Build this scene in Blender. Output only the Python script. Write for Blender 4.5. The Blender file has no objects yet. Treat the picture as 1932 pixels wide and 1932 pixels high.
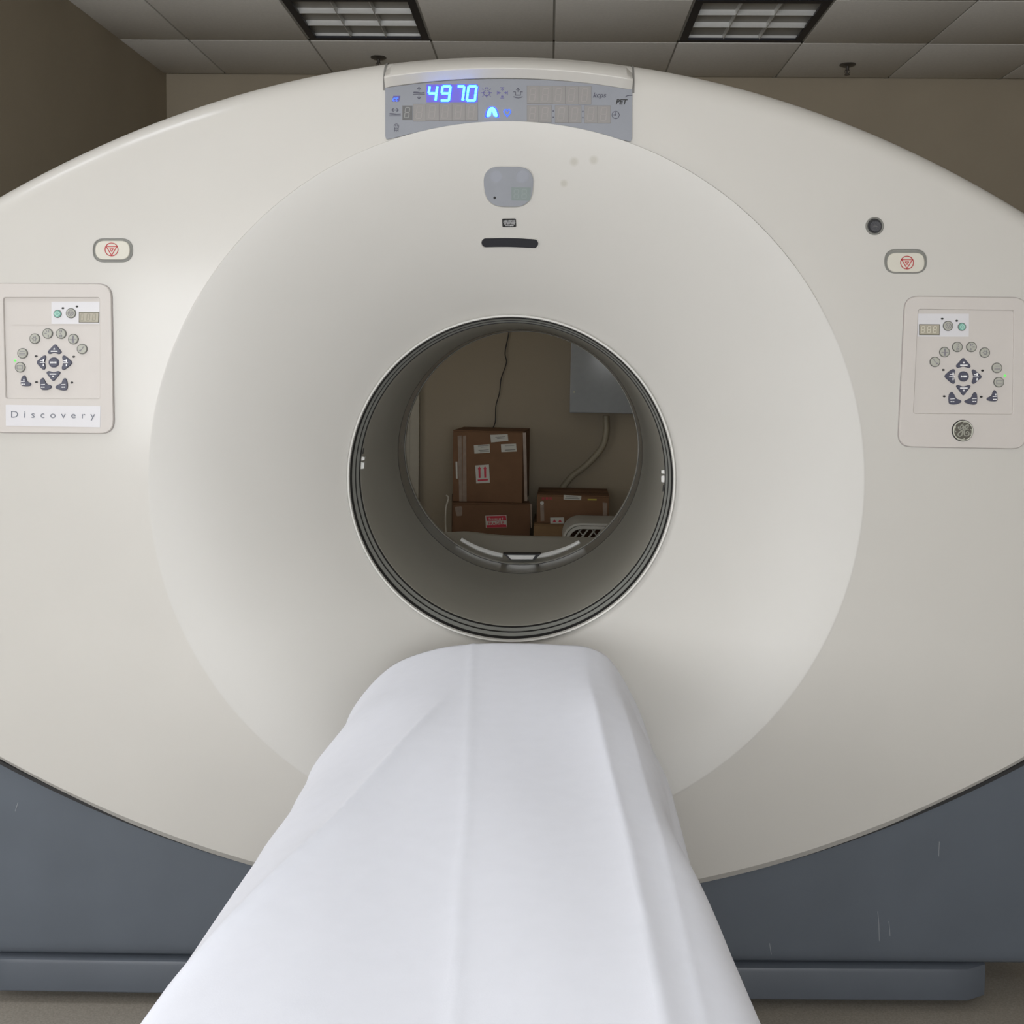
import bpy, bmesh, math, random
import numpy as np
from mathutils import Vector, Matrix

random.seed(7)
scene = bpy.context.scene
COL = scene.collection

# ------------------------------------------------------------------ camera
CAM = np.array([0.08023651, -2.35588957, 1.28888628])
ROT = np.array([[0.99928976, 0.03436981, 0.01544937],      # right
                [0.01814977, -0.07969811, -0.9966538],     # down
                [-0.03302351, 0.99622634, -0.08026531]])   # forward
FPX, PPX, PPY = 2000.0, 966.0, 855.0
cd = bpy.data.cameras.new('camera')
cd.sensor_width = 36.0
cd.sensor_fit = 'HORIZONTAL'
cd.lens = 36.0 * FPX / 1932.0
cd.shift_y = (PPY - 966.0) / 1932.0
cd.clip_start = 0.05
cam = bpy.data.objects.new('camera', cd)
M = Matrix.Identity(4)
for i in range(3):
    M[i][0] = ROT[0][i]; M[i][1] = -ROT[1][i]; M[i][2] = -ROT[2][i]; M[i][3] = CAM[i]
cam.matrix_world = M
COL.objects.link(cam)
scene.camera = cam

# ------------------------------------------------------------------ world and exposure
w = bpy.data.worlds.new('world'); scene.world = w; w.use_nodes = True
w.node_tree.nodes['Background'].inputs[0].default_value = (0.55, 0.6, 0.7, 1)
w.node_tree.nodes['Background'].inputs[1].default_value = 0.3
vs = scene.view_settings
vs.view_transform = 'Standard'; vs.look = 'None'; vs.gamma = 1.0; vs.exposure = 0.0
vs.use_curve_mapping = False

# room dimensions (z = 0 is 28 mm above the floor)
ZF = -0.028
XL, XR, YB, YF, ZC = -2.10, 3.10, 3.69, -4.30, 2.90
XW, YJ = -4.40, 0.55          # the front of the room is wider: outer left wall and the jog back to the rear part
GX0, GY0, GS = 0.077, 2.435, 0.61           # ceiling grid

def area(name, loc, direction, sx, sy, power, color, spread=180):
    l = bpy.data.lights.new(name, 'AREA'); l.shape = 'RECTANGLE'; l.size = sx; l.size_y = sy
    l.energy = power; l.color = color; l.spread = math.radians(spread)
    o = bpy.data.objects.new(name, l); o.location = loc
    o.rotation_euler = Vector(direction).to_track_quat('-Z', 'Y').to_euler()
    COL.objects.link(o); return o

# fill light added out of view, placed as daylight at an unseen left window
WIN_Y0, WIN_Y1, WIN_Z0, WIN_Z1 = -3.4, -0.6, 0.90, 2.15
area('added_left_fill', (XW + 0.06, (WIN_Y0 + WIN_Y1) / 2, (WIN_Z0 + WIN_Z1) / 2), (1, 0.0, -0.05),
     WIN_Y1 - WIN_Y0 - 0.1, WIN_Z1 - WIN_Z0 - 0.1, 18.0, (1.0, 0.87, 0.76))
# frontal fill added out of view, standing as a control room's observation window
OBS = (-2.3, 1.6, 0.75, 1.85)
area('added_front_fill', ((OBS[0] + OBS[1]) / 2, YF + 0.06, (OBS[2] + OBS[3]) / 2), (0, 1, -0.02), OBS[1] - OBS[0] - 0.1, OBS[3] - OBS[2] - 0.1, 125.0, (0.97, 0.98, 1.0))
# lit troffers added out of view for fill and rim highlight: grid cell indices
LIT = [(-4, -6), (-3, -6), (-5, -10), (-2, -10), (1, -10)]
LIT_POWER = 10.0
# rear fill added at an unseen doorway, beside the rear of the gantry
area('added_doorway_fill', (XL + 0.02, 1.10, 1.0), (1, 0, 0.3), 0.85, 1.95, 10.0, (1.0, 0.97, 0.92))

# ------------------------------------------------------------------ helpers
def ray(px, py):
    return ROT.T @ np.array([(px - PPX) / FPX, (py - PPY) / FPX, 1.0])

def at(px, py, Y):
    d = ray(px, py); return CAM + d * ((Y - CAM[1]) / d[1])

class Plane:
    def __init__(s, o, n):
        s.o = np.array(o, float); s.n = np.array(n, float) / np.linalg.norm(n)
    def px(s, p, h=0.0):
        d = ray(*p); t = (s.o - CAM) @ s.n / (d @ s.n)
        return CAM + d * t + s.n * h

def nodes(m):
    m.use_nodes = True
    return m.node_tree.nodes, m.node_tree.links, m.node_tree.nodes['Principled BSDF']

def mat(name, color, rough=0.5, metal=0.0, spec=0.5, var=0.03, scale=30.0, bump=0.0, bscale=200.0, coat=0.0,
        emit=None, estr=0.0, alpha=None):
    m = bpy.data.materials.new(name)
    N, L, B = nodes(m)
    B.inputs['Roughness'].default_value = rough
    B.inputs['Metallic'].default_value = metal
    B.inputs['Specular IOR Level'].default_value = spec
    B.inputs['Coat Weight'].default_value = coat
    B.inputs['Coat Roughness'].default_value = 0.15
    tc = N.new('ShaderNodeTexCoord')
    nz = N.new('ShaderNodeTexNoise'); nz.inputs['Scale'].default_value = scale; nz.inputs['Detail'].default_value = 4
    L.new(tc.outputs['Object'], nz.inputs['Vector'])
    rp = N.new('ShaderNodeValToRGB')
    rp.color_ramp.elements[0].position = 0.3; rp.color_ramp.elements[1].position = 0.7
    rp.color_ramp.elements[0].color = [max(0, c * (1 - var)) for c in color] + [1]
    rp.color_ramp.elements[1].color = [min(1, c * (1 + var)) for c in color] + [1]
    L.new(nz.outputs['Fac'], rp.inputs['Fac']); L.new(rp.outputs['Color'], B.inputs['Base Color'])
    if bump:
        n2 = N.new('ShaderNodeTexNoise'); n2.inputs['Scale'].default_value = bscale; n2.inputs['Detail'].default_value = 3
        L.new(tc.outputs['Object'], n2.inputs['Vector'])
        bp = N.new('ShaderNodeBump'); bp.inputs['Strength'].default_value = bump; bp.inputs['Distance'].default_value = 0.002
        L.new(n2.outputs['Fac'], bp.inputs['Height']); L.new(bp.outputs['Normal'], B.inputs['Normal'])
    if emit:
        B.inputs['Emission Color'].default_value = list(emit) + [1]
        B.inputs['Emission Strength'].default_value = estr
    if alpha is not None: B.inputs['Alpha'].default_value = alpha
    return m

class MB:
    """collects faces, then links them as ONE mesh object"""
    def __init__(s): s.v = []; s.f = []; s.m = []
    def add(s, vs, fs, mi=0):
        b = len(s.v); s.v += [tuple(map(float, v)) for v in vs]
        for f in fs: s.f.append([b + i for i in f]); s.m.append(mi)
        return s
    def box(s, a, b, mi=0, bev=0.0):
        (x0, y0, z0), (x1, y1, z1) = a, b
        if not bev:
            vs = [(x, y, z) for x in (x0, x1) for y in (y0, y1) for z in (z0, z1)]
            s.add(vs, [(0, 1, 3, 2), (4, 6, 7, 5), (0, 4, 5, 1), (2, 3, 7, 6), (0, 2, 6, 4), (1, 5, 7, 3)], mi)
        else:
            bm = bmesh.new(); bmesh.ops.create_cube(bm, size=1)
            for v in bm.verts:
                v.co = Vector(((x0 + x1) / 2 + v.co.x * (x1 - x0), (y0 + y1) / 2 + v.co.y * (y1 - y0), (z0 + z1) / 2 + v.co.z * (z1 - z0)))
            bmesh.ops.bevel(bm, geom=bm.edges[:], offset=bev, segments=2, profile=0.5, affect='EDGES')
            bm.verts.index_update()
            s.add([v.co[:] for v in bm.verts], [[v.index for v in f.verts] for f in bm.faces], mi); bm.free()
        return s
    def grid(s, rows, mi=0, closed=False):
        n = len(rows[0]); vs = [p for r in rows for p in r]; fs = []
        for j in range(len(rows) - 1):
            for i in range(n if closed else n - 1):
                k = (i + 1) % n
                fs.append((j * n + i, j * n + k, (j + 1) * n + k, (j + 1) * n + i))
        return s.add(vs, fs, mi)
    def tube(s, path, r, seg=10, mi=0, caps=True):
        path = [Vector(p) for p in path]; rows = []; up = Vector((0.13, 0.31, 0.94)).normalized()
        for i, p in enumerate(path):
            t = (path[min(i + 1, len(path) - 1)] - path[max(i - 1, 0)]).normalized()
            a = t.cross(up).normalized(); b = a.cross(t)
            rr = r[i] if isinstance(r, (list, tuple)) else r
            rows.append([p + a * rr * math.cos(k * 2 * math.pi / seg) + b * rr * math.sin(k * 2 * math.pi / seg) for k in range(seg)])
        s.grid(rows, mi, True)
        if caps:
            s.add(rows[0], [list(range(seg))], mi); s.add(rows[-1], [list(range(seg))[::-1]], mi)
        return s
    def lathe(s, prof, c, axis='y', seg=128, mi=0):
        rows = []
        for (h, r) in prof:
            row = []
            for k in range(seg):
                a = 2 * math.pi * k / seg
                if axis == 'y': row.append((c[0] + r * math.cos(a), c[1] + h, c[2] + r * math.sin(a)))
                else: row.append((c[0] + r * math.cos(a), c[1] + r * math.sin(a), c[2] + h))
            rows.append(row)
        return s.grid(rows, mi, True)
    def build(s, name, mats, parent=None, angle=35, fix=True, loc=None):
        me = bpy.data.meshes.new(name); me.from_pydata(s.v, [], s.f)
        if not isinstance(mats, (list, tuple)): mats = [mats]
        for m in mats: me.materials.append(m)
        me.polygons.foreach_set('material_index', s.m)
        bm = bmesh.new(); bm.from_mesh(me)
        bmesh.ops.remove_doubles(bm, verts=bm.verts[:], dist=1e-6)
        if fix: bmesh.ops.recalc_face_normals(bm, faces=bm.faces[:])
        bm.to_mesh(me); bm.free()
        me.polygons.foreach_set('use_smooth', [True] * len(me.polygons))
        me.set_sharp_from_angle(angle=math.radians(angle)); me.update()
        o = bpy.data.objects.new(name, me); COL.objects.link(o)
        if parent is not None: o.parent = parent
        if loc is not None: o.location = loc
        return o

def tag(o, label=None, cat=None, group=None, kind=None):
    if label: o['label'] = label
    if cat: o['category'] = cat
    if group: o['group'] = group
    if kind: o['kind'] = kind
    return o

def empty(name, loc=(0, 0, 0), rz=0.0):
    e = bpy.data.objects.new(name, None); e.location = loc; e.rotation_euler = (0, 0, rz); e.empty_display_size = 0.05
    COL.objects.link(e); return e

def rnd(pts, r, n=6):
    """round the corners of a 2D polygon"""
    out = []; N = len(pts)
    for i in range(N):
        p = np.array(pts[i], float); a = np.array(pts[i - 1], float); b = np.array(pts[(i + 1) % N], float)
        u = (a - p); u /= np.linalg.norm(u); v = (b - p); v /= np.linalg.norm(v)
        rr = min(r, np.linalg.norm(a - p) * 0.49, np.linalg.norm(b - p) * 0.49)
        for k in range(n + 1):
            t = k / n
            q = (1 - t) ** 2 * (p + u * rr) + 2 * t * (1 - t) * p + t * t * (p + v * rr)
            out.append(tuple(q))
    return out

def circ(c, r, n=28, ry=None):
    ry = r if ry is None else ry
    return [(c[0] + r * math.cos(2 * math.pi * k / n), c[1] + ry * math.sin(2 * math.pi * k / n)) for k in range(n)]

def cat_closed(pts, n=6):
    out = []; N = len(pts); P = [np.array(p, float) for p in pts]
    for i in range(N):
        a, b, c, d = P[i - 1], P[i], P[(i + 1) % N], P[(i + 2) % N]
        for k in range(n):
            t = k / n
            out.append(tuple(0.5 * (2 * b + (c - a) * t + (2 * a - 5 * b + 4 * c - d) * t * t + (3 * b - a - 3 * c + d) * t ** 3)))
    return out

def cat_open(pts, n=8):
    P = [np.array(p, float) for p in pts]; P = [2 * P[0] - P[1]] + P + [2 * P[-1] - P[-2]]; out = []
    for i in range(1, len(P) - 2):
        a, b, c, d = P[i - 1:i + 3]
        for k in range(n):
            t = k / n
            out.append(0.5 * (2 * b + (c - a) * t + (2 * a - 5 * b + 4 * c - d) * t * t + (3 * b - a - 3 * c + d) * t ** 3))
    out.append(P[-2]); return out

def plate(mb, poly, pl, h0, h1, mi=0, bev=0.0):
    """prism on a plane from a polygon, with an optional bevelled front edge"""
    c = np.mean(np.array(poly), 0); n = len(poly)
    rows = [[pl.px(p, h0) for p in poly]]
    if bev:
        cc = pl.px(c, 0)
        rows.append([pl.px(p, h1 - bev) for p in poly])
        top = []
        for p in poly:
            q = pl.px(p, h1); d = cc + pl.n * h1 - q; L = np.linalg.norm(d); top.append(q + d / L * min(bev, L * 0.5))
        rows.append(top)
    else: rows.append([pl.px(p, h1) for p in poly])
    mb.grid(rows, mi, True)
    mb.add(rows[-1], [list(range(n))], mi); mb.add(rows[0], [list(range(n))[::-1]], mi)
    return mb

def ringplate(mb, po, pi_, pl, h0, h1, mi=0, bev=0.0):
    rows = [[pl.px(p, h0) for p in po], [pl.px(p, h1 - bev) for p in po]]
    if bev:
        cc = pl.px(np.mean(np.array(po), 0), 0)
        rows.append([pl.px(p, h1) + (cc - pl.px(p, 0)) / np.linalg.norm(cc - pl.px(p, 0)) * bev for p in po])
        rows.append([pl.px(p, h1) - (cc - pl.px(p, 0)) / np.linalg.norm(cc - pl.px(p, 0)) * bev for p in pi_])
        rows.append([pl.px(p, h1 - bev) for p in pi_])
    else: rows.append([pl.px(p, h1) for p in pi_])
    rows.append([pl.px(p, h0) for p in pi_])
    return mb.grid(rows, mi, True)

def stroke(mb, pts, wpx, pl, h0, h1, mi=0, closed=False):
    P = [np.array(p, float) for p in pts]
    segs = list(zip(P, P[1:] + ([P[0]] if closed else []))) if closed else list(zip(P[:-1], P[1:]))
    for a, b in segs:
        d = b - a; L = np.linalg.norm(d)
        if L < 1e-6: continue
        d /= L; n = np.array([-d[1], d[0]]) * wpx / 2; e = d * wpx * 0.3
        plate(mb, [a - e + n, b + e + n, b + e - n, a - e - n], pl, h0, h1, mi)
    return mb

_font_cache = {}
def text_px(mb, txt, pl, x, y, hpx, h, mi=0, spacing=1.0, shear=0.0, width=None, bold=0.0, center=False, ydir=(0.0, 1.0), xdir=(1.0, 0.0)):
    """flat lettering: baseline start (x,y) and cap height, on a plane"""
    cu = bpy.data.curves.new('txt', 'FONT'); cu.body = txt; cu.size = 1.0; cu.space_character = spacing
    cu.shear = shear; cu.offset = bold; cu.resolution_u = 3
    o = bpy.data.objects.new('txt', cu); COL.objects.link(o)
    dg = bpy.context.evaluated_depsgraph_get()
    me = bpy.data.meshes.new_from_object(o.evaluated_get(dg))
    V = np.array([v.co[:2] for v in me.vertices]); F = [list(p.vertices) for p in me.polygons]
    bpy.data.objects.remove(o); bpy.data.curves.remove(cu); bpy.data.meshes.remove(me)
    s = hpx / 0.73
    sx = s if width is None else width / (V[:, 0].max() - V[:, 0].min())
    x0 = V[:, 0].min() if width is not None else 0.0
    X = (V[:, 0] - x0) * sx; Yv = V[:, 1] * s
    if center: X = X - (X.max() + X.min()) / 2
    pts = [pl.px((x + a * xdir[0] - b * ydir[0], y + a * xdir[1] - b * ydir[1]), h) for a, b in zip(X, Yv)]
    mb.add(pts, F, mi); return mb

SEG = {'a': ((0.1, 0), (0.9, 0)), 'b': ((1, 0.06), (1, 0.44)), 'c': ((1, 0.56), (1, 0.94)), 'd': ((0.1, 1), (0.9, 1)),
       'e': ((0, 0.56), (0, 0.94)), 'f': ((0, 0.06), (0, 0.44)), 'g': ((0.1, 0.5), (0.9, 0.5))}
DIG = {'0': 'abcdef', '4': 'fgbc', '7': 'abc', '9': 'abcdfg', '8': 'abcdefg'}
def seven(mb, ch, x0, y0, wd, ht, lw, pl, h0, h1, mi=0, slant=0.12):
    for s in DIG[ch]:
        (ax, ay), (bx, by) = SEG[s]
        f = lambda u, v: (x0 + u * wd + (0.5 - v) * ht * slant, y0 + v * ht)
        stroke(mb, [f(ax, ay), f(bx, by)], lw, pl, h0, h1, mi)

# ------------------------------------------------------------------ materials
WHITE = mat('gantry_white_plastic', (0.474, 0.461, 0.433), 0.45, var=0.012, scale=6, spec=0.4)
GREY = mat('slate_grey_plastic', (0.085, 0.099, 0.119), 0.42, var=0.05, scale=8)
FOOTM = mat('slate_grey_foot', (0.071, 0.082, 0.099), 0.45, var=0.05, scale=8)
DARK = mat('black_rubber_and_shade', (0.012, 0.012, 0.013), 0.6)  # rubber gaskets; also shade below the cover edge and beside the tray notch
SEAM = mat('seam_grey', (0.154, 0.149, 0.138), 0.6)
RIM = mat('pale_rim', (0.585, 0.578, 0.547), 0.25)
BAND = mat('bore_band_grey', (0.33, 0.34, 0.32), 0.45)
LINER = mat('bore_liner_grey', (0.414, 0.405, 0.360), 0.5, var=0.03, scale=5)
GLOSS = mat('scan_window_gloss', (0.25, 0.25, 0.225), 0.2, spec=0.5)
PANELW = mat('control_panel_pinkish_white', (0.483, 0.452, 0.424), 0.45, var=0.01)
PANELG = mat('panel_edge_grey', (0.30, 0.275, 0.26), 0.6)
STICK = mat('sticker_white', (0.555, 0.547, 0.562), 0.4, var=0.01)
BTN = mat('button_grey', (0.345, 0.345, 0.300), 0.45)
BTNR = mat('button_edge', (0.10, 0.10, 0.09), 0.6)
NAVY = mat('key_navy', (0.055, 0.057, 0.085), 0.45)
KEYPRINT = mat('key_print_white', (0.75, 0.75, 0.75), 0.5)
ICONG = mat('icon_grey', (0.20, 0.19, 0.21), 0.6)
GREEN = mat('button_green', (0.16, 0.36, 0.30), 0.4)
GREENP = mat('button_green_print', (0.36, 0.55, 0.48), 0.4)
GREENLED = mat('led_green', (0.1, 0.6, 0.1), 0.4, emit=(0.12, 0.75, 0.10), estr=0.6)
LCD = mat('lcd_beige', (0.320, 0.296, 0.232), 0.35)
LCDE = mat('lcd_edge', (0.096, 0.088, 0.064), 0.5)
LCDS = mat('lcd_segment', (0.240, 0.220, 0.168), 0.4)
LCDL = mat('lcd_segment_pale', (0.52, 0.49, 0.40), 0.4)
BLACK = mat('black_print', (0.008, 0.008, 0.008), 0.5)
REDP = mat('red_print', (0.42, 0.03, 0.035), 0.5)
TEXTG = mat('lettering_grey', (0.12, 0.13, 0.16), 0.5)
CHROME = mat('emblem_pale_metal', (0.50, 0.50, 0.43), 0.3)
EMB = mat('emblem_dark', (0.085, 0.08, 0.065), 0.35)
DISP = mat('display_bluegrey', (0.204, 0.214, 0.238), 0.33, var=0.02)
CELL = mat('display_cell', (0.197, 0.187, 0.180), 0.4, var=0.02)
CELLE = mat('display_cell_edge', (0.136, 0.129, 0.126), 0.5)
CELLS = mat('display_cell_segment', (0.230, 0.214, 0.205), 0.4)
CELLD = mat('display_cell_dark', (0.085, 0.085, 0.085), 0.4)
CELLDS = mat('display_cell_dark_segment', (0.20, 0.20, 0.195), 0.4)
CELLB = mat('display_cell_lit', (0.10, 0.09, 0.36), 0.4, emit=(0.06, 0.03, 0.55), estr=0.35)
INK = mat('display_ink', (0.05, 0.05, 0.075), 0.5)
INKP = mat('display_ink_and_glow_violet', (0.075, 0.06, 0.25), 0.5)
CYAN = mat('digit_lit', (0.1, 0.6, 0.9), 0.4, emit=(0.03, 0.33, 1.0), estr=9.0)
BLUE = mat('digit_halo_lit', (0.02, 0.05, 0.8), 0.4, emit=(0.004, 0.010, 1.0), estr=8.0)
BLUEI = mat('icon_lit_blue', (0.04, 0.12, 0.8), 0.4, emit=(0.05, 0.16, 1.0), estr=0.75)
SENS = mat('sensor_window_grey', (0.238, 0.248, 0.270), 0.3)
SENSL = mat('sensor_lens', (0.266, 0.277, 0.310), 0.25)
SENSD = mat('sensor_lcd', (0.194, 0.227, 0.220), 0.3)
SENSS = mat('sensor_lcd_segment', (0.225, 0.260, 0.253), 0.3)
SLOTM = mat('slot_black', (0.012, 0.012, 0.014), 0.18)
STOPB = mat('stop_button_cream', (0.511, 0.490, 0.425), 0.4, var=0.01)
STOPR = mat('stop_button_ring', (0.168, 0.168, 0.151), 0.5)
SPK = mat('microphone_dark', (0.035, 0.035, 0.04), 0.35, bump=0.5, bscale=900)
SHEETM = mat('white_cotton_sheet', (0.78, 0.80, 0.87), 0.85, spec=0.2, var=0.01, scale=40, bump=0.04, bscale=700)
TABLEM = mat('table_plastic', (0.55, 0.55, 0.52), 0.5)
MATTR = mat('mattress_grey', (0.2, 0.22, 0.25), 0.7)
WALLM = mat('tan_wall_paint', (0.340, 0.293, 0.221), 0.75, spec=0.25, var=0.03, scale=3, bump=0.1, bscale=160)
CEILM = mat('ceiling_tile_offwhite', (0.66, 0.64, 0.60), 0.9, spec=0.1, var=0.03, scale=60, bump=0.5, bscale=350)
TBAR = mat('ceiling_grid_metal', (0.36, 0.35, 0.32), 0.6)
FLOORM = mat('floor_vinyl', (0.258, 0.234, 0.198), 0.5, var=0.16, scale=260, bump=0.05)
CARD = mat('cardboard_brown', (0.156, 0.086, 0.047), 0.8, spec=0.2, var=0.07, scale=14)
CARD2 = mat('cardboard_dark', (0.136, 0.074, 0.041), 0.8, spec=0.2, var=0.07, scale=14)
CARD3 = mat('cardboard_tan', (0.208, 0.132, 0.068), 0.8, spec=0.2, var=0.06, scale=14)
CARDE = mat('cardboard_edge', (0.07, 0.03, 0.02), 0.9)
TAPE = mat('packing_tape', (0.232, 0.176, 0.135), 0.25, spec=0.7, var=0.12, scale=25)
PAPER = mat('label_paper', (0.468, 0.468, 0.425), 0.6)
PAPERP = mat('label_print', (0.16, 0.16, 0.15), 0.6)
REDL = mat('label_red', (0.45, 0.015, 0.04), 0.5)
YELL = mat('label_yellow', (0.42, 0.36, 0.05), 0.6)
BASK = mat('basket_white_plastic', (0.434, 0.434, 0.399), 0.4)
CABM = mat('cabinet_grey_enamel', (0.30, 0.32, 0.33), 0.20, spec=0.7, bump=0.12, bscale=70)
CONDM = mat('conduit_cream', (0.306, 0.272, 0.196), 0.5)
CORDM = mat('cord_black', (0.012, 0.011, 0.010), 0.5)
CORDW = mat('cord_white', (0.5, 0.48, 0.42), 0.5)
DOORM = mat('door_cream', (0.364, 0.336, 0.266), 0.45, var=0.02)
LOUV = mat('louver_specular', (0.60, 0.60, 0.58), 0.38, metal=0.35, var=0.02)
LENS = mat('troffer_lens_unlit', (0.45, 0.45, 0.43), 0.4)
LFRAME = mat('troffer_black_frame', (0.006, 0.006, 0.012), 0.5)
LITM = mat('added_troffer_lens_lit', (0.9, 0.9, 0.9), 0.5, emit=(1.0, 0.97, 0.92), estr=6.0)  # glowing lens of the added ceiling lights
SPRK = mat('sprinkler_dark_metal', (0.10, 0.09, 0.08), 0.4, metal=0.6)
WINF = mat('added_window_frame_white', (0.7, 0.7, 0.68), 0.5)
WING = mat('added_window_pane_lit', (0.8, 0.85, 0.9), 0.2, emit=(0.9, 0.95, 1.0), estr=2.0)  # glow for both added windows

# funnel: the white plastic with three finger smudges
COVER = mat('gantry_cover_gloss_white', (0.478, 0.462, 0.430), 0.40, var=0.012, scale=6, spec=0.3, coat=0.35)
FUNM = WHITE.copy(); FUNM.name = 'gantry_white_plastic_smudged'

# ------------------------------------------------------------------ room
def quad_wall(name, pts, m, side=None):
    mb = MB(); mb.add(pts, [list(range(len(pts)))])
    return tag(mb.build(name, m, fix=False), kind='structure')

mb = MB().box((XW - 0.1, YF - 0.1, ZF - 0.1), (XR + 0.1, YB + 0.1, ZF)); tag(mb.build('floor', FLOORM), kind='structure')
mb = MB().box((XL - 0.1, YB, ZF), (XR + 0.1, YB + 0.1, ZC + 0.15)); tag(mb.build('wall_back', WALLM), kind='structure')
mb = MB().box((XR, YF, ZF), (XR + 0.1, YB, ZC + 0.15)); tag(mb.build('wall_right', WALLM), kind='structure')
mb = MB().box((XW - 0.1, YF - 0.1, ZF), (OBS[0], YF, ZC + 0.15)).box((OBS[1], YF - 0.1, ZF), (XR + 0.1, YF, ZC + 0.15))
mb.box((OBS[0], YF - 0.1, ZF), (OBS[1], YF, OBS[2])).box((OBS[0], YF - 0.1, OBS[3]), (OBS[1], YF, ZC + 0.15)); tag(mb.build('wall_front', WALLM), kind='structure')
win2 = tag(empty('added_window_front', (OBS[0], YF, OBS[2])), kind='structure')  # unseen window added around the frontal fill
ol, oh = OBS[1] - OBS[0], OBS[3] - OBS[2]
mb = MB()
for a, b in (((0, -0.09, 0), (ol, -0.02, 0.06)), ((0, -0.09, oh - 0.06), (ol, -0.02, oh)), ((0, -0.09, 0), (0.06, -0.02, oh)), ((ol - 0.06, -0.09, 0), (ol, -0.02, oh)), ((ol / 2 - 0.03, -0.09, 0), (ol / 2 + 0.03, -0.02, oh))):
    mb.box(a, b)
mb.build('added_window_frame', WINF, win2)
for k in range(2):
    MB().box((0.06 + k * (ol / 2 - 0.03), -0.065, 0.06), (ol / 2 - 0.03 + k * (ol / 2 - 0.03), -0.055, oh - 0.06)).build('added_glow_pane', WING, win2)
mb = MB().box((XL - 0.1, YJ, ZF), (XL, 0.65, ZC + 0.15)).box((XL - 0.1, 1.55, ZF), (XL, YB, ZC + 0.15)).box((XL - 0.1, 0.65, 2.05), (XL, 1.55, ZC + 0.15))
d2 = tag(empty('added_doorway', (XL, 1.10, ZF)), kind='structure')  # unseen doorway added for light from the rear left
MB().box((-0.11, -0.45, 0), (-0.0, -0.41, 2.05)).box((-0.11, 0.41, 0), (-0.0, 0.45, 2.05)).box((-0.11, -0.45, 2.01), (-0.0, 0.45, 2.05)).build('door_frame', DOORM, d2)  # frame of the added, unseen doorway
MB().box((-0.95, 0.46, 0.01), (-0.105, 0.50, 2.0), bev=0.003).build('door_leaf', DOORM, d2)  # leaf of the added, unseen doorway
mb.box((XW, YJ, ZF), (XL - 0.1, YJ + 0.1, ZC + 0.15)); tag(mb.build('wall_left', WALLM), kind='structure')
mb = MB()
mb.box((XW - 0.1, YF, ZF), (XW, WIN_Y0, ZC + 0.15)).box((XW - 0.1, WIN_Y1, ZF), (XW, YJ, ZC + 0.15))
mb.box((XW - 0.1, WIN_Y0, ZF), (XW, WIN_Y1, WIN_Z0)).box((XW - 0.1, WIN_Y0, WIN_Z1), (XW, WIN_Y1, ZC + 0.15))
tag(mb.build('wall_window', WALLM), kind='structure')
# added, unseen window behind the camera, with glowing panes
win = tag(empty('added_window_left', (XW, WIN_Y0, WIN_Z0)), kind='structure')
wl, wh = WIN_Y1 - WIN_Y0, WIN_Z1 - WIN_Z0
mb = MB()
for a, b in (((-0.09, 0, 0), (-0.02, wl, 0.06)), ((-0.09, 0, wh - 0.06), (-0.02, wl, wh)), ((-0.09, 0, 0), (-0.02, 0.06, wh)),
             ((-0.09, wl - 0.06, 0), (-0.02, wl, wh)), ((-0.09, wl / 2 - 0.03, 0), (-0.02, wl / 2 + 0.03, wh))):
    mb.box(a, b)
mb.build('added_window_frame', WINF, win)
for k in range(2):
    MB().box((-0.065, 0.06 + k * (wl / 2 - 0.03), 0.06), (-0.055, wl / 2 - 0.03 + k * (wl / 2 - 0.03), wh - 0.06)).build('added_glow_pane', WING, win)

# ceiling: grid bars, slab above and individual tiles
mb = MB().box((XW - 0.1, YF, ZC + 0.03), (XR + 0.1, YB, ZC + 0.13))
bw = 0.012
i0, i1 = math.floor((XW - GX0) / GS), math.ceil((XR - GX0) / GS)
j0, j1 = math.floor((YF - GY0) / GS), math.ceil((YB - GY0) / GS)
xs = [GX0 + i * GS for i in range(i0, i1 + 1)]
ys = [GY0 + j * GS for j in range(j0, j1 + 1)]
for x in xs:
    if XW < x < XR: mb.box((x - bw, YF, ZC + 0.006), (x + bw, YB if x > XL else YJ, ZC + 0.032))
for y in ys:
    if YF < y < YB: mb.box((XW if y < YJ else XL, y - bw, ZC + 0.006), (XR, y + bw, ZC + 0.032))
ceiling = tag(mb.build('ceiling', TBAR), kind='structure')
FIX_OFF = [(-2, 0), (1, 0)]
_tiles = {}
for i in range(i0, i1):
    for j in range(j0, j1):
        if (i, j) in FIX_OFF or (i, j) in LIT: continue
        x0, x1 = max(xs[i - i0] + 0.005, XW), min(xs[i - i0 + 1] - 0.005, XR)
        y0, y1 = max(ys[j - j0] + 0.005, YF), min(ys[j - j0 + 1] - 0.005, YB)
        if y1 > YJ + 0.3 and x1 < XL + 0.03: continue
        if y1 > YJ: x0 = max(x0, XL)
        if x1 - x0 < 0.03 or y1 - y0 < 0.03: continue
        key = (round(x1 - x0, 3), round(y1 - y0, 3))
        if key not in _tiles:
            _tiles[key] = MB().box((-(x1 - x0) / 2, -(y1 - y0) / 2, 0), ((x1 - x0) / 2, (y1 - y0) / 2, 0.026), bev=0.002).build('ceiling_tile', CEILM, ceiling, loc=((x0 + x1) / 2, (y0 + y1) / 2, ZC))
        else:
            o = _tiles[key].copy(); o.location = ((x0 + x1) / 2, (y0 + y1) / 2, ZC); COL.objects.link(o)

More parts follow.
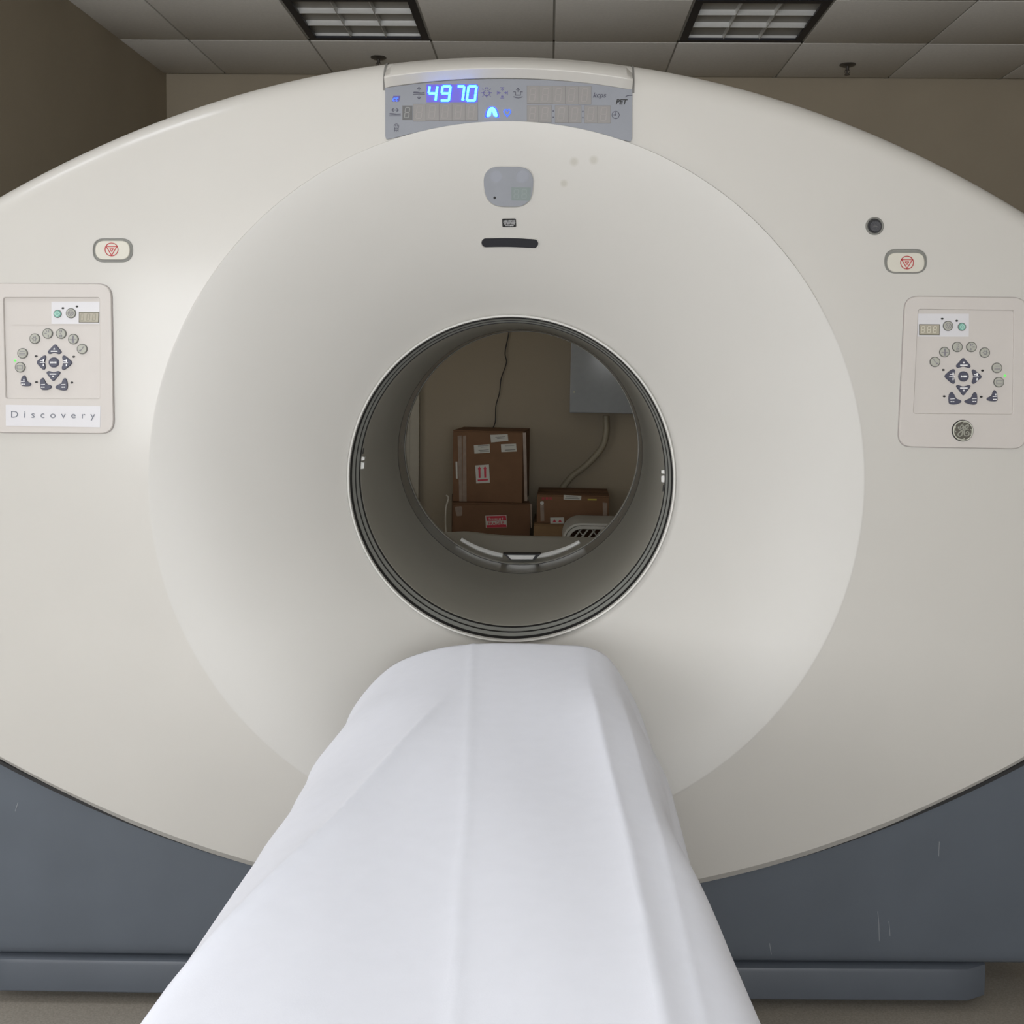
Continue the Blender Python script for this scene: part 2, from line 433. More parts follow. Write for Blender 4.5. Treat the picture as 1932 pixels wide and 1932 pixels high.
# recessed louvered troffers
def troffer(i, j, lit, label, group):
    cx, cy = GX0 + (i + 0.5) * GS, GY0 + (j + 0.5) * GS
    t = tag(empty('ceiling_light', (cx, cy, ZC)), label, 'ceiling light', group)
    h = 0.297; a = 0.262
    mb = MB()
    for s0, s1 in (((-h, -h), (h, -a)), ((-h, a), (h, h)), ((-h, -a), (-a, a)), ((a, -a), (h, a))):
        mb.box((s0[0], s0[1], 0.001), (s1[0], s1[1], 0.012))
    mb.build('frame', LFRAME, t)
    MB().box((-h, -h, 0.115), (h, h, 0.12)).build('lens', LITM if lit else LENS, t)
    mb = MB()
    for s in (-1, 1):
        mb.box((s * h - 0.004, -h, 0.0125), (s * h + 0.004, h, 0.12)); mb.box((-h, s * h - 0.004, 0.0125), (h, s * h + 0.004, 0.12))
    mb.build('housing', LFRAME if not lit else WINF, t)
    def blade(axis, off):
        rows = []
        n = 10
        prof = [(-0.016 * (k / n) ** 1.5 - 0.002, 0.006 + 0.106 * k / n) for k in range(n + 1)]
        full = [(w_, z_) for w_, z_ in reversed(prof)] + [(-w_, z_) for w_, z_ in prof]
        for e in (-a - 0.01, a + 0.01):
            rows.append([(off + w_, e, z_) if axis == 'x' else (e, off + w_, z_) for w_, z_ in full])
        return MB().grid(rows)
    for off in (-a - 0.02, -a / 3, a / 3, a + 0.02):
        blade('x', off).build('louver_blade', LOUV, t, angle=50)
        blade('y', off).build('louver_blade', LOUV, t, angle=50)
    if lit:
        area('added_troffer_light', (cx, cy, ZC - 0.003), (0, 0, -1), 0.5, 0.5, LIT_POWER * (0.5 if j > -8 else 1.0), (0.90, 0.94, 1.0), 125)
    return t
troffer(-2, 0, False, 'unlit square ceiling light with black frame, nearer to the wall corner', None)
troffer(1, 0, False, 'unlit square ceiling light with black frame, farther from the wall corner', None)
for (i, j) in LIT:
    troffer(i, j, True, 'added unseen lit square louvered ceiling light over the patient table end of the room', 'added lit ceiling lights')

# sprinkler heads
def sprinkler(x, y, label):
    s = tag(empty('fire_sprinkler', (x, y, ZC)), label, 'sprinkler')
    MB().lathe([(0.0, 0.0), (0.0, 0.041), (-0.004, 0.041), (-0.010, 0.028), (-0.011, 0.0)], (0, 0, 0), 'z', 28).build('escutcheon', SPRK, s)
    mb = MB().lathe([(-0.009, 0.009), (-0.030, 0.009), (-0.032, 0.005), (-0.050, 0.005), (-0.052, 0.0)], (0, 0, 0), 'z', 16)
    mb.tube([(0.010, 0, -0.028), (0.013, 0, -0.040), (0.004, 0, -0.052)], 0.002, 6).tube([(-0.010, 0, -0.028), (-0.013, 0, -0.040), (-0.004, 0, -0.052)], 0.002, 6)
    mb.build('stem', SPRK, s)
    MB().lathe([(-0.052, 0.0), (-0.052, 0.014), (-0.054, 0.014), (-0.054, 0.0)], (0, 0, 0), 'z', 20).build('deflector', SPRK, s)
sprinkler(-0.84, 3.32, 'small dark fire sprinkler just behind the seam of the gantry hood')
sprinkler(1.617, 3.40, 'small dark fire sprinkler on a bare ceiling tile near the back wall')

# cream door in the back wall, seen as a strip through the bore
dr = tag(empty('door_1', (-1.13, YB, ZF)), kind='structure')
MB().box((-0.48, -0.05, 0), (-0.43, 0.0, 2.12)).box((0.43, -0.05, 0), (0.48, 0.0, 2.12)).box((-0.48, -0.05, 2.07), (0.48, 0.0, 2.12)).build('door_frame', DOORM, dr)
MB().box((-0.428, -0.03, 0.01), (0.428, -0.002, 2.068), bev=0.003).build('door_leaf', DOORM, dr)

# ------------------------------------------------------------------ gantry
G = tag(empty('scanner_gantry', (0, 0, 0)), 'large white PET scanner gantry with round bore and slate grey base', 'scanner')
XI, ZI, RB = 0.003, 1.049, 0.3450
YAW = 0.042                       # the front covers stand slightly turned
FC, FR = (0.0039, 1.0527), 0.7024
def ztop(x): return 1.8879 + 0.00445 * x - 0.2726 * x * x - 0.0031 * x ** 4
def zbot(x): return 0.2081 - 0.0019 * x + 0.2695 * x * x - 0.0011 * x ** 4
def yface(x, z): return -0.30 + YAW * x + 0.02 * x * x
def smin(a, b, k):
    h = max(k - abs(a - b), 0) / k; return min(a, b) - h * h * k * 0.25
def inside(x, z): return smin(smin(ztop(x) - z, z - zbot(x), 0.10), 1.20 - abs(x), 0.16)
NT = 288
OUT = []
for k in range(NT):
    a = 2 * math.pi * k / NT; lo, hi = 0.5, 1.6
    for _ in range(40):
        mid = (lo + hi) / 2
        if inside(FC[0] + mid * math.cos(a), FC[1] + mid * math.sin(a)) > 0: lo = mid
        else: hi = mid
    OUT.append(lo)
def edge_r(a):      # rounding radius of the outer edge: wide along the top, tight along the bottom
    s = math.sin(a); t = min(1, max(0, (s + 0.35) / 0.45)); return 0.016 + 0.040 * t * t * (3 - 2 * t)
def proud(a):
    s = math.sin(a); t = min(1, max(0, (s - 0.45) / 0.5)); return 0.001 + 0.008 * t
rows = []
def pt(a, r, y): return (FC[0] + r * math.cos(a), y, FC[1] + r * math.sin(a))
ang = [2 * math.pi * k / NT for k in range(NT)]
for s in np.linspace(0, 1, 9):
    row = []
    for a, R_ in zip(ang, OUT):
        r = (FR - 0.003) * (1 - s) + (R_ - edge_r(a)) * s
        x, z = FC[0] + r * math.cos(a), FC[1] + r * math.sin(a); row.append((x, yface(x, z), z))
    rows.append(row)
for q in np.linspace(0, 1, 9)[1:]:
    row = []
    for a, R_ in zip(ang, OUT):
        e = edge_r(a); r = R_ - e + e * math.sin(q * math.pi / 2)
        x0, z0 = pt(a, R_ - e, 0)[0], pt(a, R_ - e, 0)[2]
        cb_ = min(1, max(0, (-math.sin(a) - 0.1) / 0.2))          # chamfered along the bottom, rounded elsewhere
        qr = min(1, q / 0.875); r = r * (1 - cb_) + (R_ - e + e * qr) * cb_
        dy = e * (1 - math.cos(q * math.pi / 2)) * (1 - cb_) + e * (0.75 * qr + (0.6 if q > 0.9 else 0)) * cb_
        row.append(pt(a, r, yface(x0, z0) + dy))
    rows.append(row)
for yb in (-0.10, 0.10, 0.30):
    rows.append([pt(a, R_, max(yb, -0.20) + YAW * R_ * math.cos(a) * (1 if yb < 0.2 else 0)) for a, R_ in zip(ang, OUT)])
MB().grid(rows, 0, True).build('front_cover', COVER, G, angle=28)
# rear housing with the bore opening
rows = [[pt(a, R_ - 0.012, y) for a, R_ in zip(ang, OUT)] for y in (0.305, 0.50, 0.68)]
rows.append([pt(a, R_ - 0.06, 0.80) for a, R_ in zip(ang, OUT)])
rows.append([pt(a, R_ * 0.75, 0.825) for a, R_ in zip(ang, OUT)])
rows.append([(XI + 0.351 * math.cos(a), 0.825, ZI + 0.351 * math.sin(a)) for a in ang])
MB().grid(rows, 0, True).build('rear_cover', WHITE, G, angle=50)
# funnel (flared ring from the front face into the bore)
def funnel(a, t):
    cx, cz = FC[0] * (1 - t) + XI * t, FC[1] * (1 - t) + ZI * t; r = FR * (1 - t) + (RB + 0.006) * t
    xo, zo = FC[0] + FR * math.cos(a), FC[1] + FR * math.sin(a)
    yo = yface(xo, zo) - proud(a); g = 0.40 * t + 0.60 * t * t
    return (cx + r * math.cos(a), yo * (1 - g) - 0.096 * g, cz + r * math.sin(a))
rows = []
rows.append([(FC[0] + FR * math.cos(a), yface(FC[0] + FR * math.cos(a), 0) + 0.012, FC[1] + FR * math.sin(a)) for a in ang])
rows.append([tuple(np.array(funnel(a, 0.0)) + np.array([0, proud(a) * 0.5, 0])) for a in ang])
for t in [0.004, 0.012] + list(np.linspace(0.03, 1, 40)): rows.append([funnel(a, t) for a in ang])
MB().grid(rows, 0, True).build('funnel', FUNM, G, angle=40)
def fun_hit(px, py):
    Y = -0.2
    for _ in range(40):
        p = at(px, py, Y); a = math.atan2(p[2] - 1.051, p[0] - 0.0035); lo, hi = 0.0, 1.0
        for _ in range(30):
            m_ = (lo + hi) / 2; cx, cz = FC[0] * (1 - m_) + XI * m_, FC[1] * (1 - m_) + ZI * m_; r = FR * (1 - m_) + (RB + 0.006) * m_
            if math.hypot(p[0] - cx, p[2] - cz) < r: lo = m_
            else: hi = m_
        Y = 0.5 * Y + 0.5 * funnel(a, lo)[1]
    q = np.array(funnel(a, lo)); d1 = np.array(funnel(a, lo + 0.01)) - q; d2 = np.array(funnel(a + 0.01, lo)) - q
    n = np.cross(d1, d2); n = n if n[1] < 0 else -n
    return Plane(at(px, py, Y), n)
class FunSurf:
    """follows the curved funnel; same interface as Plane"""
    def __init__(s, px, py): s.n = fun_hit(px, py).n; s.c = {}
    def px(s, p, h=0.0):
        k = (round(p[0], 3), round(p[1], 3))
        if k not in s.c: s.c[k] = fun_hit(*k).o
        return s.c[k] + s.n * h
# smudges in the funnel plastic
N_, L_, B_ = nodes(FUNM)
src = B_.inputs['Base Color'].links[0].from_socket
geo = N_.new('ShaderNodeTexCoord')
for (sx, sy, rad) in ((1083, 305, 0.008), (1120, 302, 0.008), (1064, 346, 0.007)):
    c = fun_hit(sx, sy).o
    vd = N_.new('ShaderNodeVectorMath'); vd.operation = 'DISTANCE'; vd.inputs[1].default_value = c
    L_.new(geo.outputs['Object'], vd.inputs[0])
    mr = N_.new('ShaderNodeMapRange'); mr.inputs['From Min'].default_value = rad * 0.5; mr.inputs['From Max'].default_value = rad * 1.3
    mr.inputs['To Min'].default_value = 0.5; mr.inputs['To Max'].default_value = 0.0
    L_.new(vd.outputs['Value'], mr.inputs['Value'])
    mx = N_.new('ShaderNodeMix'); mx.data_type = 'RGBA'; mx.inputs['B'].default_value = (0.33, 0.30, 0.25, 1)
    L_.new(mr.outputs['Result'], mx.inputs['Factor']); L_.new(src, mx.inputs['A']); src = mx.outputs['Result']
L_.new(src, B_.inputs['Base Color'])
# bore rings and liner
def ring(name, prof, m): return MB().lathe([(y - 0.1, r - 0.0152 + 0.0038 * y / 0.75) for y, r in prof], (XI, 0, ZI), 'y', 160).build(name, m, G, angle=40)
ring('bore_rim', [(0.010, 0.3675), (-0.004, 0.3675), (-0.0075, 0.3655), (-0.006, 0.3625), (0.004, 0.3615)], RIM)
def rb(y): return 0.3618 - 0.105 * y
def bandring(name, y0, y1, m, p=0.0): return ring(name, [(y0, rb(y0) + 0.003), (y0, rb(y0) - p), (y1, rb(y1) - p), (y1, rb(y1) + 0.003)], m)
bandring('bore_gasket', 0.003, 0.019, DARK, 0.0002)
bandring('bore_band', 0.019, 0.042, BAND)
bandring('bore_gasket', 0.042, 0.050, DARK, 0.0004)
bandring('bore_band', 0.050, 0.073, BAND)
bandring('bore_gasket', 0.073, 0.083, DARK, 0.0006)
ring('bore_liner', [(0.083, 0.357), (0.0832, 0.3530), (0.085, 0.3524), (0.10, 0.3535), (0.40, 0.3565), (0.745, 0.3595)], LINER)
ring('bore_gasket', [(0.745, 0.3620), (0.745, 0.3590), (0.751, 0.3590), (0.751, 0.3620)], DARK)
ring('scan_window', [(0.751, 0.3620), (0.751, 0.3594), (0.884, 0.3597), (0.884, 0.3620)], GLOSS)
ring('bore_gasket', [(0.884, 0.3620), (0.884, 0.3590), (0.889, 0.3590), (0.889, 0.3620)], DARK)
ring('rear_rim', [(0.889, 0.3620), (0.889, 0.3585), (0.892, 0.3578), (0.924, 0.3590), (0.928, 0.3625)], LINER)
# small latches on the liner edge
def latch(sign, zc):
    y0 = -0.012
    def c(off, y, z): return (XI + sign * (math.sqrt(0.338 ** 2 - (z - ZI) ** 2) - off), y, z)
    mb = MB()
    for (z0, z1) in ((zc + 0.003, zc + 0.013), (zc - 0.016, zc + 0.001)):
        rows = [[c(-0.004, y0, z0), c(0.007, y0, z0 + 0.002), c(0.007, y0 + 0.018, z0 + 0.002), c(-0.004, y0 + 0.020, z0)],
                [c(-0.004, y0, z1), c(0.007, y0, z1 - 0.002), c(0.007, y0 + 0.018, z1 - 0.002), c(-0.004, y0 + 0.020, z1)]]
        mb.grid(rows, 0, True); mb.add(rows[0], [(0, 1, 2, 3)]); mb.add(rows[1], [(3, 2, 1, 0)])
    s = 1 if sign < 0 else -1
    zs = (zc + 0.018, zc + 0.031) if s > 0 else (zc - 0.036, zc - 0.022)
    rows = [[c(-0.003, y0 + 0.004, z), c(0.0012, y0 + 0.004, z), c(0.0012, y0 + 0.012, z), c(-0.003, y0 + 0.012, z)] for z in zs]
    mb.grid(rows, 1, True); mb.add(rows[0], [(0, 1, 2, 3)], 1); mb.add(rows[1], [(3, 2, 1, 0)], 1)
    mb.build('bore_latch', [RIM, DARK], G)
latch(-1, 1.0736); latch(1, 1.0563)
# tick on the scan window band
MB().tube([at(1016, 1064, 0.765), at(1016, 1079, 0.695)], 0.0012, 6).build('alignment_mark', DARK, G)

# hood over the display, with seams
xh0, xh1 = -0.2385, 0.2290
prof = [(0.30, 0.002), (-0.20, 0.002), (-0.246, -0.002), (-0.276, -0.009), (-0.297, -0.018), (-0.311, -0.028), (-0.3185, -0.036), (-0.3200, -0.039), (-0.3195, -0.0405), (-0.3060, -0.0535), (-0.296, -0.055), (-0.28, -0.055)]
rows = []
n = 40
for k in range(n + 1):
    x = xh0 + (xh1 - xh0) * k / n
    e = min(x - xh0, xh1 - x); rd = 0.006 * max(0, 1 - e / 0.008) ** 2
    rows.append([(x, y + YAW * x + (rd if y < -0.2 else 0), ztop(x) + dz * (1.0 + 0.9 * (x / 0.235) ** 2 * (0.10 if dz < -0.02 else 0)) - rd * (1 if dz > -0.03 else 0)) for y, dz in prof])
mb = MB().grid(rows); mb.add(rows[0], [list(range(len(prof)))]); mb.add(rows[-1], [list(range(len(prof)))[::-1]])
mb.build('display_hood', COVER, G, angle=25)
for xs_ in (xh0 - 0.0022, xh1 + 0.0022):
    rows = []
    for y, dz in [(0.30, 0.0012), (-0.20, 0.0012)] + [(-0.243 - 0.0575 * math.sin(q), -0.056 + 0.0575 * math.cos(q)) for q in np.linspace(0, math.pi / 2, 9)] + [(-0.3008, -0.062), (-0.29, -0.062)]:
        rows.append([(xs_ - 0.0020, y + YAW * xs_, ztop(xs_) + dz), (xs_ + 0.0020, y + YAW * xs_, ztop(xs_) + dz)])
    MB().grid(rows).build('seam', SEAM, G)

# ---- display panel
PD = Plane((0, -0.3035, 1.78), (YAW, -1, 0))
def arc_pts(p0, pm, p1, n=24):
    A = np.array([[p[0] ** 2, p[0], 1] for p in (p0, pm, p1)], float); k = np.linalg.solve(A, np.array([p0[1], pm[1], p1[1]], float))
    return [(x, k[0] * x * x + k[1] * x + k[2]) for x in np.linspace(p0[0], p1[0], n)]
dp = arc_pts((727, 166), (960, 149), (1193, 169)) + [(1192.5, 262), (1190, 266.5), (1184, 266)] + arc_pts((1184, 268), (960, 231), (734, 263))[1:-1] + [(733, 262.5), (728.5, 262), (727, 257)]
mb = MB(); plate(mb, dp, PD, -0.010, 0.0, 0); dpan = mb.build('display_panel', DISP, G)
tag(dpan, 'blue grey status display with lit blue digits')
def cell(x0, y0, x1, y1, ch='8', dark=False, name='digit_cell', skew=0.0):
    mb = MB(); mm = [CELLD, CELLE, CELLDS] if dark else [CELL, CELLE, CELLS]
    plate(mb, [(x0, y0), (x1, y0 + skew), (x1, y1 + skew), (x0, y1)], PD, 0.0, 0.0006, 1)
    plate(mb, [(x0 + .5, y0 + .6), (x1 - .5, y0 + .6 + skew), (x1 - .5, y1 - .6 + skew), (x0 + .5, y1 - .6)], PD, 0.0, 0.0009, 0)
    wd = (x1 - x0); ht = y1 - y0
    seven(mb, ch, x0 + wd * 0.26, y0 + ht * 0.14, wd * 0.42, ht * 0.70, 1.7, PD, 0.0009, 0.0011, 2)
    return mb.build(name, mm, dpan)
for a, b in zip((803.8, 828.4, 853.0, 877.8), (828.4, 853.0, 877.8, 901.5)): cell(a, 195.4, b, 228.2)
cell(779.6, 196, 803.8, 229)
cell(759.2, 199.3, 778.2, 226.5, dark=True)
for k, (a, b) in enumerate(zip((994, 1017.3, 1041.9, 1066.5, 1091.7), (1017.3, 1041.9, 1066.5, 1091.7, 1115.6))): cell(a, 161.8 + k * 0.25, b, 196 + k * 0.3)
for a, b in ((994, 1016.6), (1016.6, 1040.6), (1047, 1072.3), (1072.3, 1096.9), (1102.7, 1127.3), (1127.3, 1151.9)): cell(a, 198.4 + (a - 994) * 0.006, b, 231.0 + (a - 994) * 0.014)
for x, y0, y1 in ((1043.8, 209.6, 221.3), (1099.6, 210.3, 221.9)):
    mb = MB(); plate(mb, circ((x, y0), 1.3, 12), PD, 0, 0.0008); plate(mb, circ((x, y1), 1.3, 12), PD, 0, 0.0008); mb.build('colon_dots', INK, dpan)
# lit digits
LX = (804.5, 828.6, 853.0, 877.4, 901.5)
digs = []
for k, ch in enumerate('4970'):
    mb = MB(); plate(mb, [(LX[k], 159.5), (LX[k + 1], 159.5), (LX[k + 1], 193), (LX[k], 193)], PD, 0.0, 0.0008, 0)
    x0 = (809.0, 833.5, 862.0, 882.5)[k]; wd = (14.5, 15, 12.5, 15)[k]; y0 = 163.5; ht = 26.5
    seven(mb, ch, x0, y0, wd, ht, 6.8, PD, 0.0008, 0.0014, 1, slant=0.13)
    seven(mb, ch, x0, y0, wd, ht, 4.2, PD, 0.0014, 0.0022, 2, slant=0.13)
    if ch == '7':
        plate(mb, circ((874.3, 188.2), 3.2, 12), PD, 0.0008, 0.0014, 1); plate(mb, circ((874.3, 188.2), 1.9, 12), PD, 0.0014, 0.0022, 2)
    mb.build('lit_digit', [CELLB, BLUE, CYAN], dpan)
# icons
def A(x, y): return (x / 7.728 + 710, y / 7.728 + 110)       # reads coordinates off the enlarged view of the left half
def Bc(x, y): return (x / 7.728 + 950, y / 7.728 + 110)      # right half
def icon(name, strokes_, m, fills=(), h=0.0008):
    mb = MB()
    for pts, wd in strokes_: stroke(mb, pts, wd, PD, 0.0, h)
    for f in fills: plate(mb, f, PD, 0.0, h)
    return mb.build(name, m, dpan)
patient = lambda x0, y0: [(x0, y0 + 18), (x0, y0 + 6), (x0 + 12, y0), (x0 + 60, y0 + 2), (x0 + 110, y0 + 12), (x0 + 165, y0 + 6), (x0 + 165, y0 + 22), (x0 + 90, y0 + 26), (x0 + 30, y0 + 22)]
icon('icon_table_height', [([A(540, 526), A(705, 526)], 1.1), ([A(622, 470), A(622, 425)], 1.3), ([A(597, 450), A(622, 422), A(647, 450)], 1.3),
                           ([A(622, 545), A(622, 585)], 1.3), ([A(597, 565), A(622, 592), A(647, 565)], 1.3)], INK, [[A(*p) for p in patient(540, 488)]])
icon('icon_table_travel', [([A(190, 838), A(355, 838)], 1.1), ([A(228, 755), A(320, 755)], 1.3), ([A(250, 733), A(226, 755), A(250, 777)], 1.3),
                           ([A(298, 733), A(322, 755), A(298, 777)], 1.3)], INK, [[A(*p) for p in patient(190, 800)]])
hd = [A(293 + 35 * math.cos(t), 992 + 35 * math.sin(t)) for t in np.linspace(0, 2 * math.pi, 20)]
icon('icon_patient_head', [(hd, 0.8), ([A(268, 1020), A(266, 1048), A(320, 1048), A(318, 1020)], 0.9), ([A(268, 1055), A(262, 1070)], .6), ([A(293, 1055), A(293, 1072)], .6),
                           ([A(315, 1055), A(320, 1070)], .6), ([A(283, 1005), A(303, 1005)], .8)], INK, [circ(A(280, 985), 0.8, 8), circ(A(306, 985), 0.8, 8)])
lamp = [A(1607 + 43 * math.cos(t), 507 + 43 * math.sin(t)) for t in np.linspace(-1.2, 4.35, 20)]
icon('icon_laser_lamp', [(lamp, 0.9), ([A(1587, 450), A(1587, 430), A(1628, 430), A(1628, 450)], 1.2), ([A(1530, 502), A(1590, 502)], .8), ([A(1625, 502), A(1685, 502)], .8),
                         ([A(1607, 530), A(1607, 575)], .8), ([A(1545, 445), A(1560, 460)], .9), ([A(1668, 445), A(1652, 460)], .9), ([A(1545, 558), A(1562, 545)], .7), ([A(1668, 558), A(1652, 545)], .7)], INKP)
icon('icon_centering', [([A(1810, 428), A(1862, 428)], 1.1), ([A(1836, 475), A(1836, 445)], .9), ([A(1818, 458), A(1836, 441), A(1854, 458)], .9),
                        ([A(1812, 580), A(1862, 580)], .9), ([A(1836, 535), A(1836, 562)], .9), ([A(1820, 550), A(1836, 566), A(1852, 550)], .9),
                        ([A(1763, 478), A(1763, 528)], .9), ([A(1812, 503), A(1778, 503)], .9), ([A(1790, 488), A(1775, 503), A(1790, 518)], .9),
                        ([A(1912, 478), A(1912, 528)], .9), ([A(1860, 503), A(1897, 503)], .9), ([A(1884, 488), A(1899, 503), A(1884, 518)], .9)], INKP)
icon('icon_gantry_scan', [([Bc(145, 490), Bc(174, 490), Bc(174, 538), Bc(247, 538), Bc(247, 490), Bc(278, 490)], 1.3), ([Bc(210, 487), Bc(210, 445)], 1.2),
                          ([Bc(188, 462), Bc(210, 438), Bc(232, 462)], 1.2), ([Bc(148, 560), Bc(178, 574), Bc(212, 579), Bc(246, 574), Bc(275, 560)], 1.2)], INK)
ck = [Bc(1635 + 52 * math.cos(t), 827 + 52 * math.sin(t)) for t in np.linspace(0, 2 * math.pi, 24)]
icon('icon_clock', [(ck, 1.0), ([Bc(1605, 827), Bc(1640, 827)], .9), ([Bc(1635, 832), Bc(1635, 790)], .9)], INK)
icon('display_swoosh', [([Bc(1780, 562), Bc(1800, 548), Bc(1835, 541), Bc(1875, 541)], 1.3)], INK)
mb = MB(); text_px(mb, 'kcps', PD, 1118.8, 183.8, 9.4, 0.0008, 0, shear=0.25, width=25.0, bold=0.016); mb.build('lettering', INK, dpan)
mb = MB(); text_px(mb, 'PET', PD, 1161.6, 197.0, 10.0, 0.0008, 0, shear=0.25, width=22.5, bold=0.03); mb.build('lettering', BLACK, dpan)
mb = MB()
plate(mb, [A(248, 548), A(350, 548), A(330, 632), A(228, 632)], PD, 0, 0.0006, 1)  # violet plate paints the glow around the lit letters
text_px(mb, 'ct', PD, 740.5, 191.3, 11.0, 0.0009, 0, shear=0.3, width=11.5, bold=0.02); mb.build('icon_ct', [BLUEI, INKP], dpan)
lung = [(0.47, 0.0), (0.25, 0.1), (0.08, 0.45), (0.0, 0.92), (0.12, 1.0), (0.33, 0.9), (0.42, 0.55), (0.47, 0.42)]
mb = MB()
for s in (-1, 1):
    L1 = [(928.3 + s * (0.5 - u) * 20.5, 203.0 + v * 17.5) for u, v in lung]
    Lb = [(928.3 + s * (0.53 - u) * 25, 201.2 + v * 21.0) for u, v in lung]
    plate(mb, Lb, PD, 0, 0.0008, 0); plate(mb, cat_closed(L1, 3), PD, 0.0008, 0.0016, 1)
mb.build('icon_lungs', [BLUE, CYAN], dpan)
ht_ = [(957 + 6.4 * math.sin(t) ** 3 * 1.0, 212.5 - 0.47 * (13 * math.cos(t) - 5 * math.cos(2 * t) - 2 * math.cos(3 * t) - math.cos(4 * t))) for t in np.linspace(0, 2 * math.pi, 26)]
icon('icon_heart', [(ht_, 1.9)], BLUEI)

# ---- camera window, laser label and slot on the funnel
PW = fun_hit(959, 352)
wp = rnd([(909.5, 313.6), (1009.3, 314.6), (1002.4, 390.3), (916.9, 388.8)], 34, 9)
PWS = FunSurf(959, 352)
mb = MB(); plate(mb, [(959.5 + (x - 959.5) * 1.035, 352 + (y - 352) * 1.045) for x, y in wp], PWS, -0.010, 0.0020, 0, 0.0015)
sw = mb.build('window_bezel', WHITE, G)
mb = MB(); plate(mb, wp, PW, 0.0, 0.0034, 0, 0.0008); sw = mb.build('sensor_window', SENS, G); tag(sw, 'blue grey sensor window with small display')
for c, r in (((936, 332), 11), ((986, 332), 12)):
    mb = MB(); plate(mb, circ(c, r), PW, 0.003, 0.0036, 0); mb.build('lens', SENSL, sw)
mb = MB(); plate(mb, [(964.6, 352.4), (1001.6, 352.9), (1000.6, 377.8), (964.8, 377.2)], PW, 0.003, 0.0038, 0)
for x in (970, 985): seven(mb, '8', x, 356.5, 8, 16.5, 1.6, PW, 0.0038, 0.0041, 1, 0.05)
mb.build('countdown_display', [SENSD, SENSS], sw)
mb = MB(); plate(mb, circ((933.4, 372.1), 2.5, 16), PW, 0.003, 0.0038, 0); mb.build('pinhole', BLACK, sw)
PL = fun_hit(960.5, 420)
mb = MB(); plate(mb, rnd([(947.2, 412.6), (973.2, 412.2), (974.0, 427.6), (948.0, 427.9)], 2.2, 4), PL, -0.003, 0.0016, 0)
stroke(mb, [(949.4, 419.2), (972.0, 418.9)], 0.35, PL, 0.0016, 0.0019, 1)
text_px(mb, 'LASER APERTURE', PL, 960.5, 417.7, 2.9, 0.002, 1, width=21.0, bold=0.01, center=True)
text_px(mb, 'DO NOT STARE', PL, 961.0, 422.5, 2.0, 0.002, 1, width=20.5, bold=0.01, center=True)
text_px(mb, 'INTO BEAM', PL, 961.2, 425.6, 1.9, 0.002, 1, width=15.0, bold=0.01, center=True)
mb.build('laser_label', [BLACK, KEYPRINT], G)
PS = FunSurf(962, 458)
top = [(x, 457.2 + ((x - 962) / 45) ** 2 * 1.1 + (x - 962) * 0.018) for x in np.linspace(917, 1007, 17)]
def capsule(c, r):
    up = [(x, y - r) for x, y in c]; dn = [(x, y + r) for x, y in c][::-1]
    a1 = [(c[-1][0] + r * math.sin(t), c[-1][1] - r * math.cos(t)) for t in np.linspace(0, math.pi, 9)[1:-1]]
    a0 = [(c[0][0] - r * math.sin(t), c[0][1] + r * math.cos(t)) for t in np.linspace(0, math.pi, 9)[1:-1]]
    return up + a1 + dn + a0
mb = MB(); ringplate(mb, capsule(top, 10.2), capsule(top, 8.6), PS, -0.010, 0.0025, 0, 0.0012); mb.build('slot_bezel', WHITE, G)
mb = MB(); plate(mb, capsule(top, 8.8), PS, -0.010, 0.0008, 0); tag(mb.build('laser_slot', SLOTM, G), 'black glossy laser slot')

# ---- stop buttons and microphone
def face_plane(px, py):
    Y = -0.27
    for _ in range(20): p = at(px, py, Y); Y = yface(p[0], p[2])
    return Plane(p, (YAW + 0.04 * p[0], -1, 0))
def stop_button(ox0, oy0, ox1, oy1, bx0, by0, bx1, by1, cx, cy):
    P = face_plane((ox0 + ox1) / 2, (oy0 + oy1) / 2)
    st = lambda x0, y0, x1, y1: rnd([(x0, y0), (x1, y0), (x1, y1), (x0, y1)], (y1 - y0) / 2 * 1.15, 9)
    mb = MB(); ringplate(mb, st(ox0, oy0, ox1, oy1), st(ox0 + 2.2, oy0 + 2.2, ox1 - 2.2, oy1 - 2.2), P, -0.006, 0.0012, 1, 0.0004)
    plate(mb, st(ox0 + 2.5, oy0 + 2.5, ox1 - 2.5, oy1 - 2.5), P, -0.006, 0.0004, 1)
    plate(mb, st(bx0, by0, bx1, by1), P, -0.006, 0.0030, 0, 0.0012)
    b = mb.build('stop_button', [STOPB, STOPR], G)
    mb = MB(); r = 12.2; h0, h1 = 0.0029, 0.0036
    stroke(mb, circ((cx, cy), r, 32), 1.5, P, h0, h1, 0, True)
    stroke(mb, [(cx - r * .82, cy - r * .45), (cx + r * .82, cy - r * .45), (cx, cy + r * .92)], 1.5, P, h0, h1, 0, True)
    stroke(mb, [(cx - r * .27, cy - r * .12), (cx + r * .27, cy - r * .12), (cx, cy + r * .32)], 1.3, P, h0, h1, 0, True)
    mb.build('stop_symbol', REDP, b)
stop_button(175, 449.5, 251, 495, 180.5, 454.5, 245.8, 490, 211.7, 471)
stop_button(1668.3, 470, 1748.6, 516.2, 1673.5, 477, 1743.6, 514, 1710, 495.8)
PM = face_plane(1650, 427)
mb = MB(); ringplate(mb, circ((1649.7, 426.7), 16.9, 36), circ((1649.7, 426.7), 13.6, 36), PM, -0.006, 0.0035, 1, 0.0012)
plate(mb, circ((1649.7, 426.7), 14.2, 36), PM, -0.006, 0.0008, 0); plate(mb, circ((1651, 427), 10.8, 30), PM, 0.0, 0.0032, 2, 0.0008)
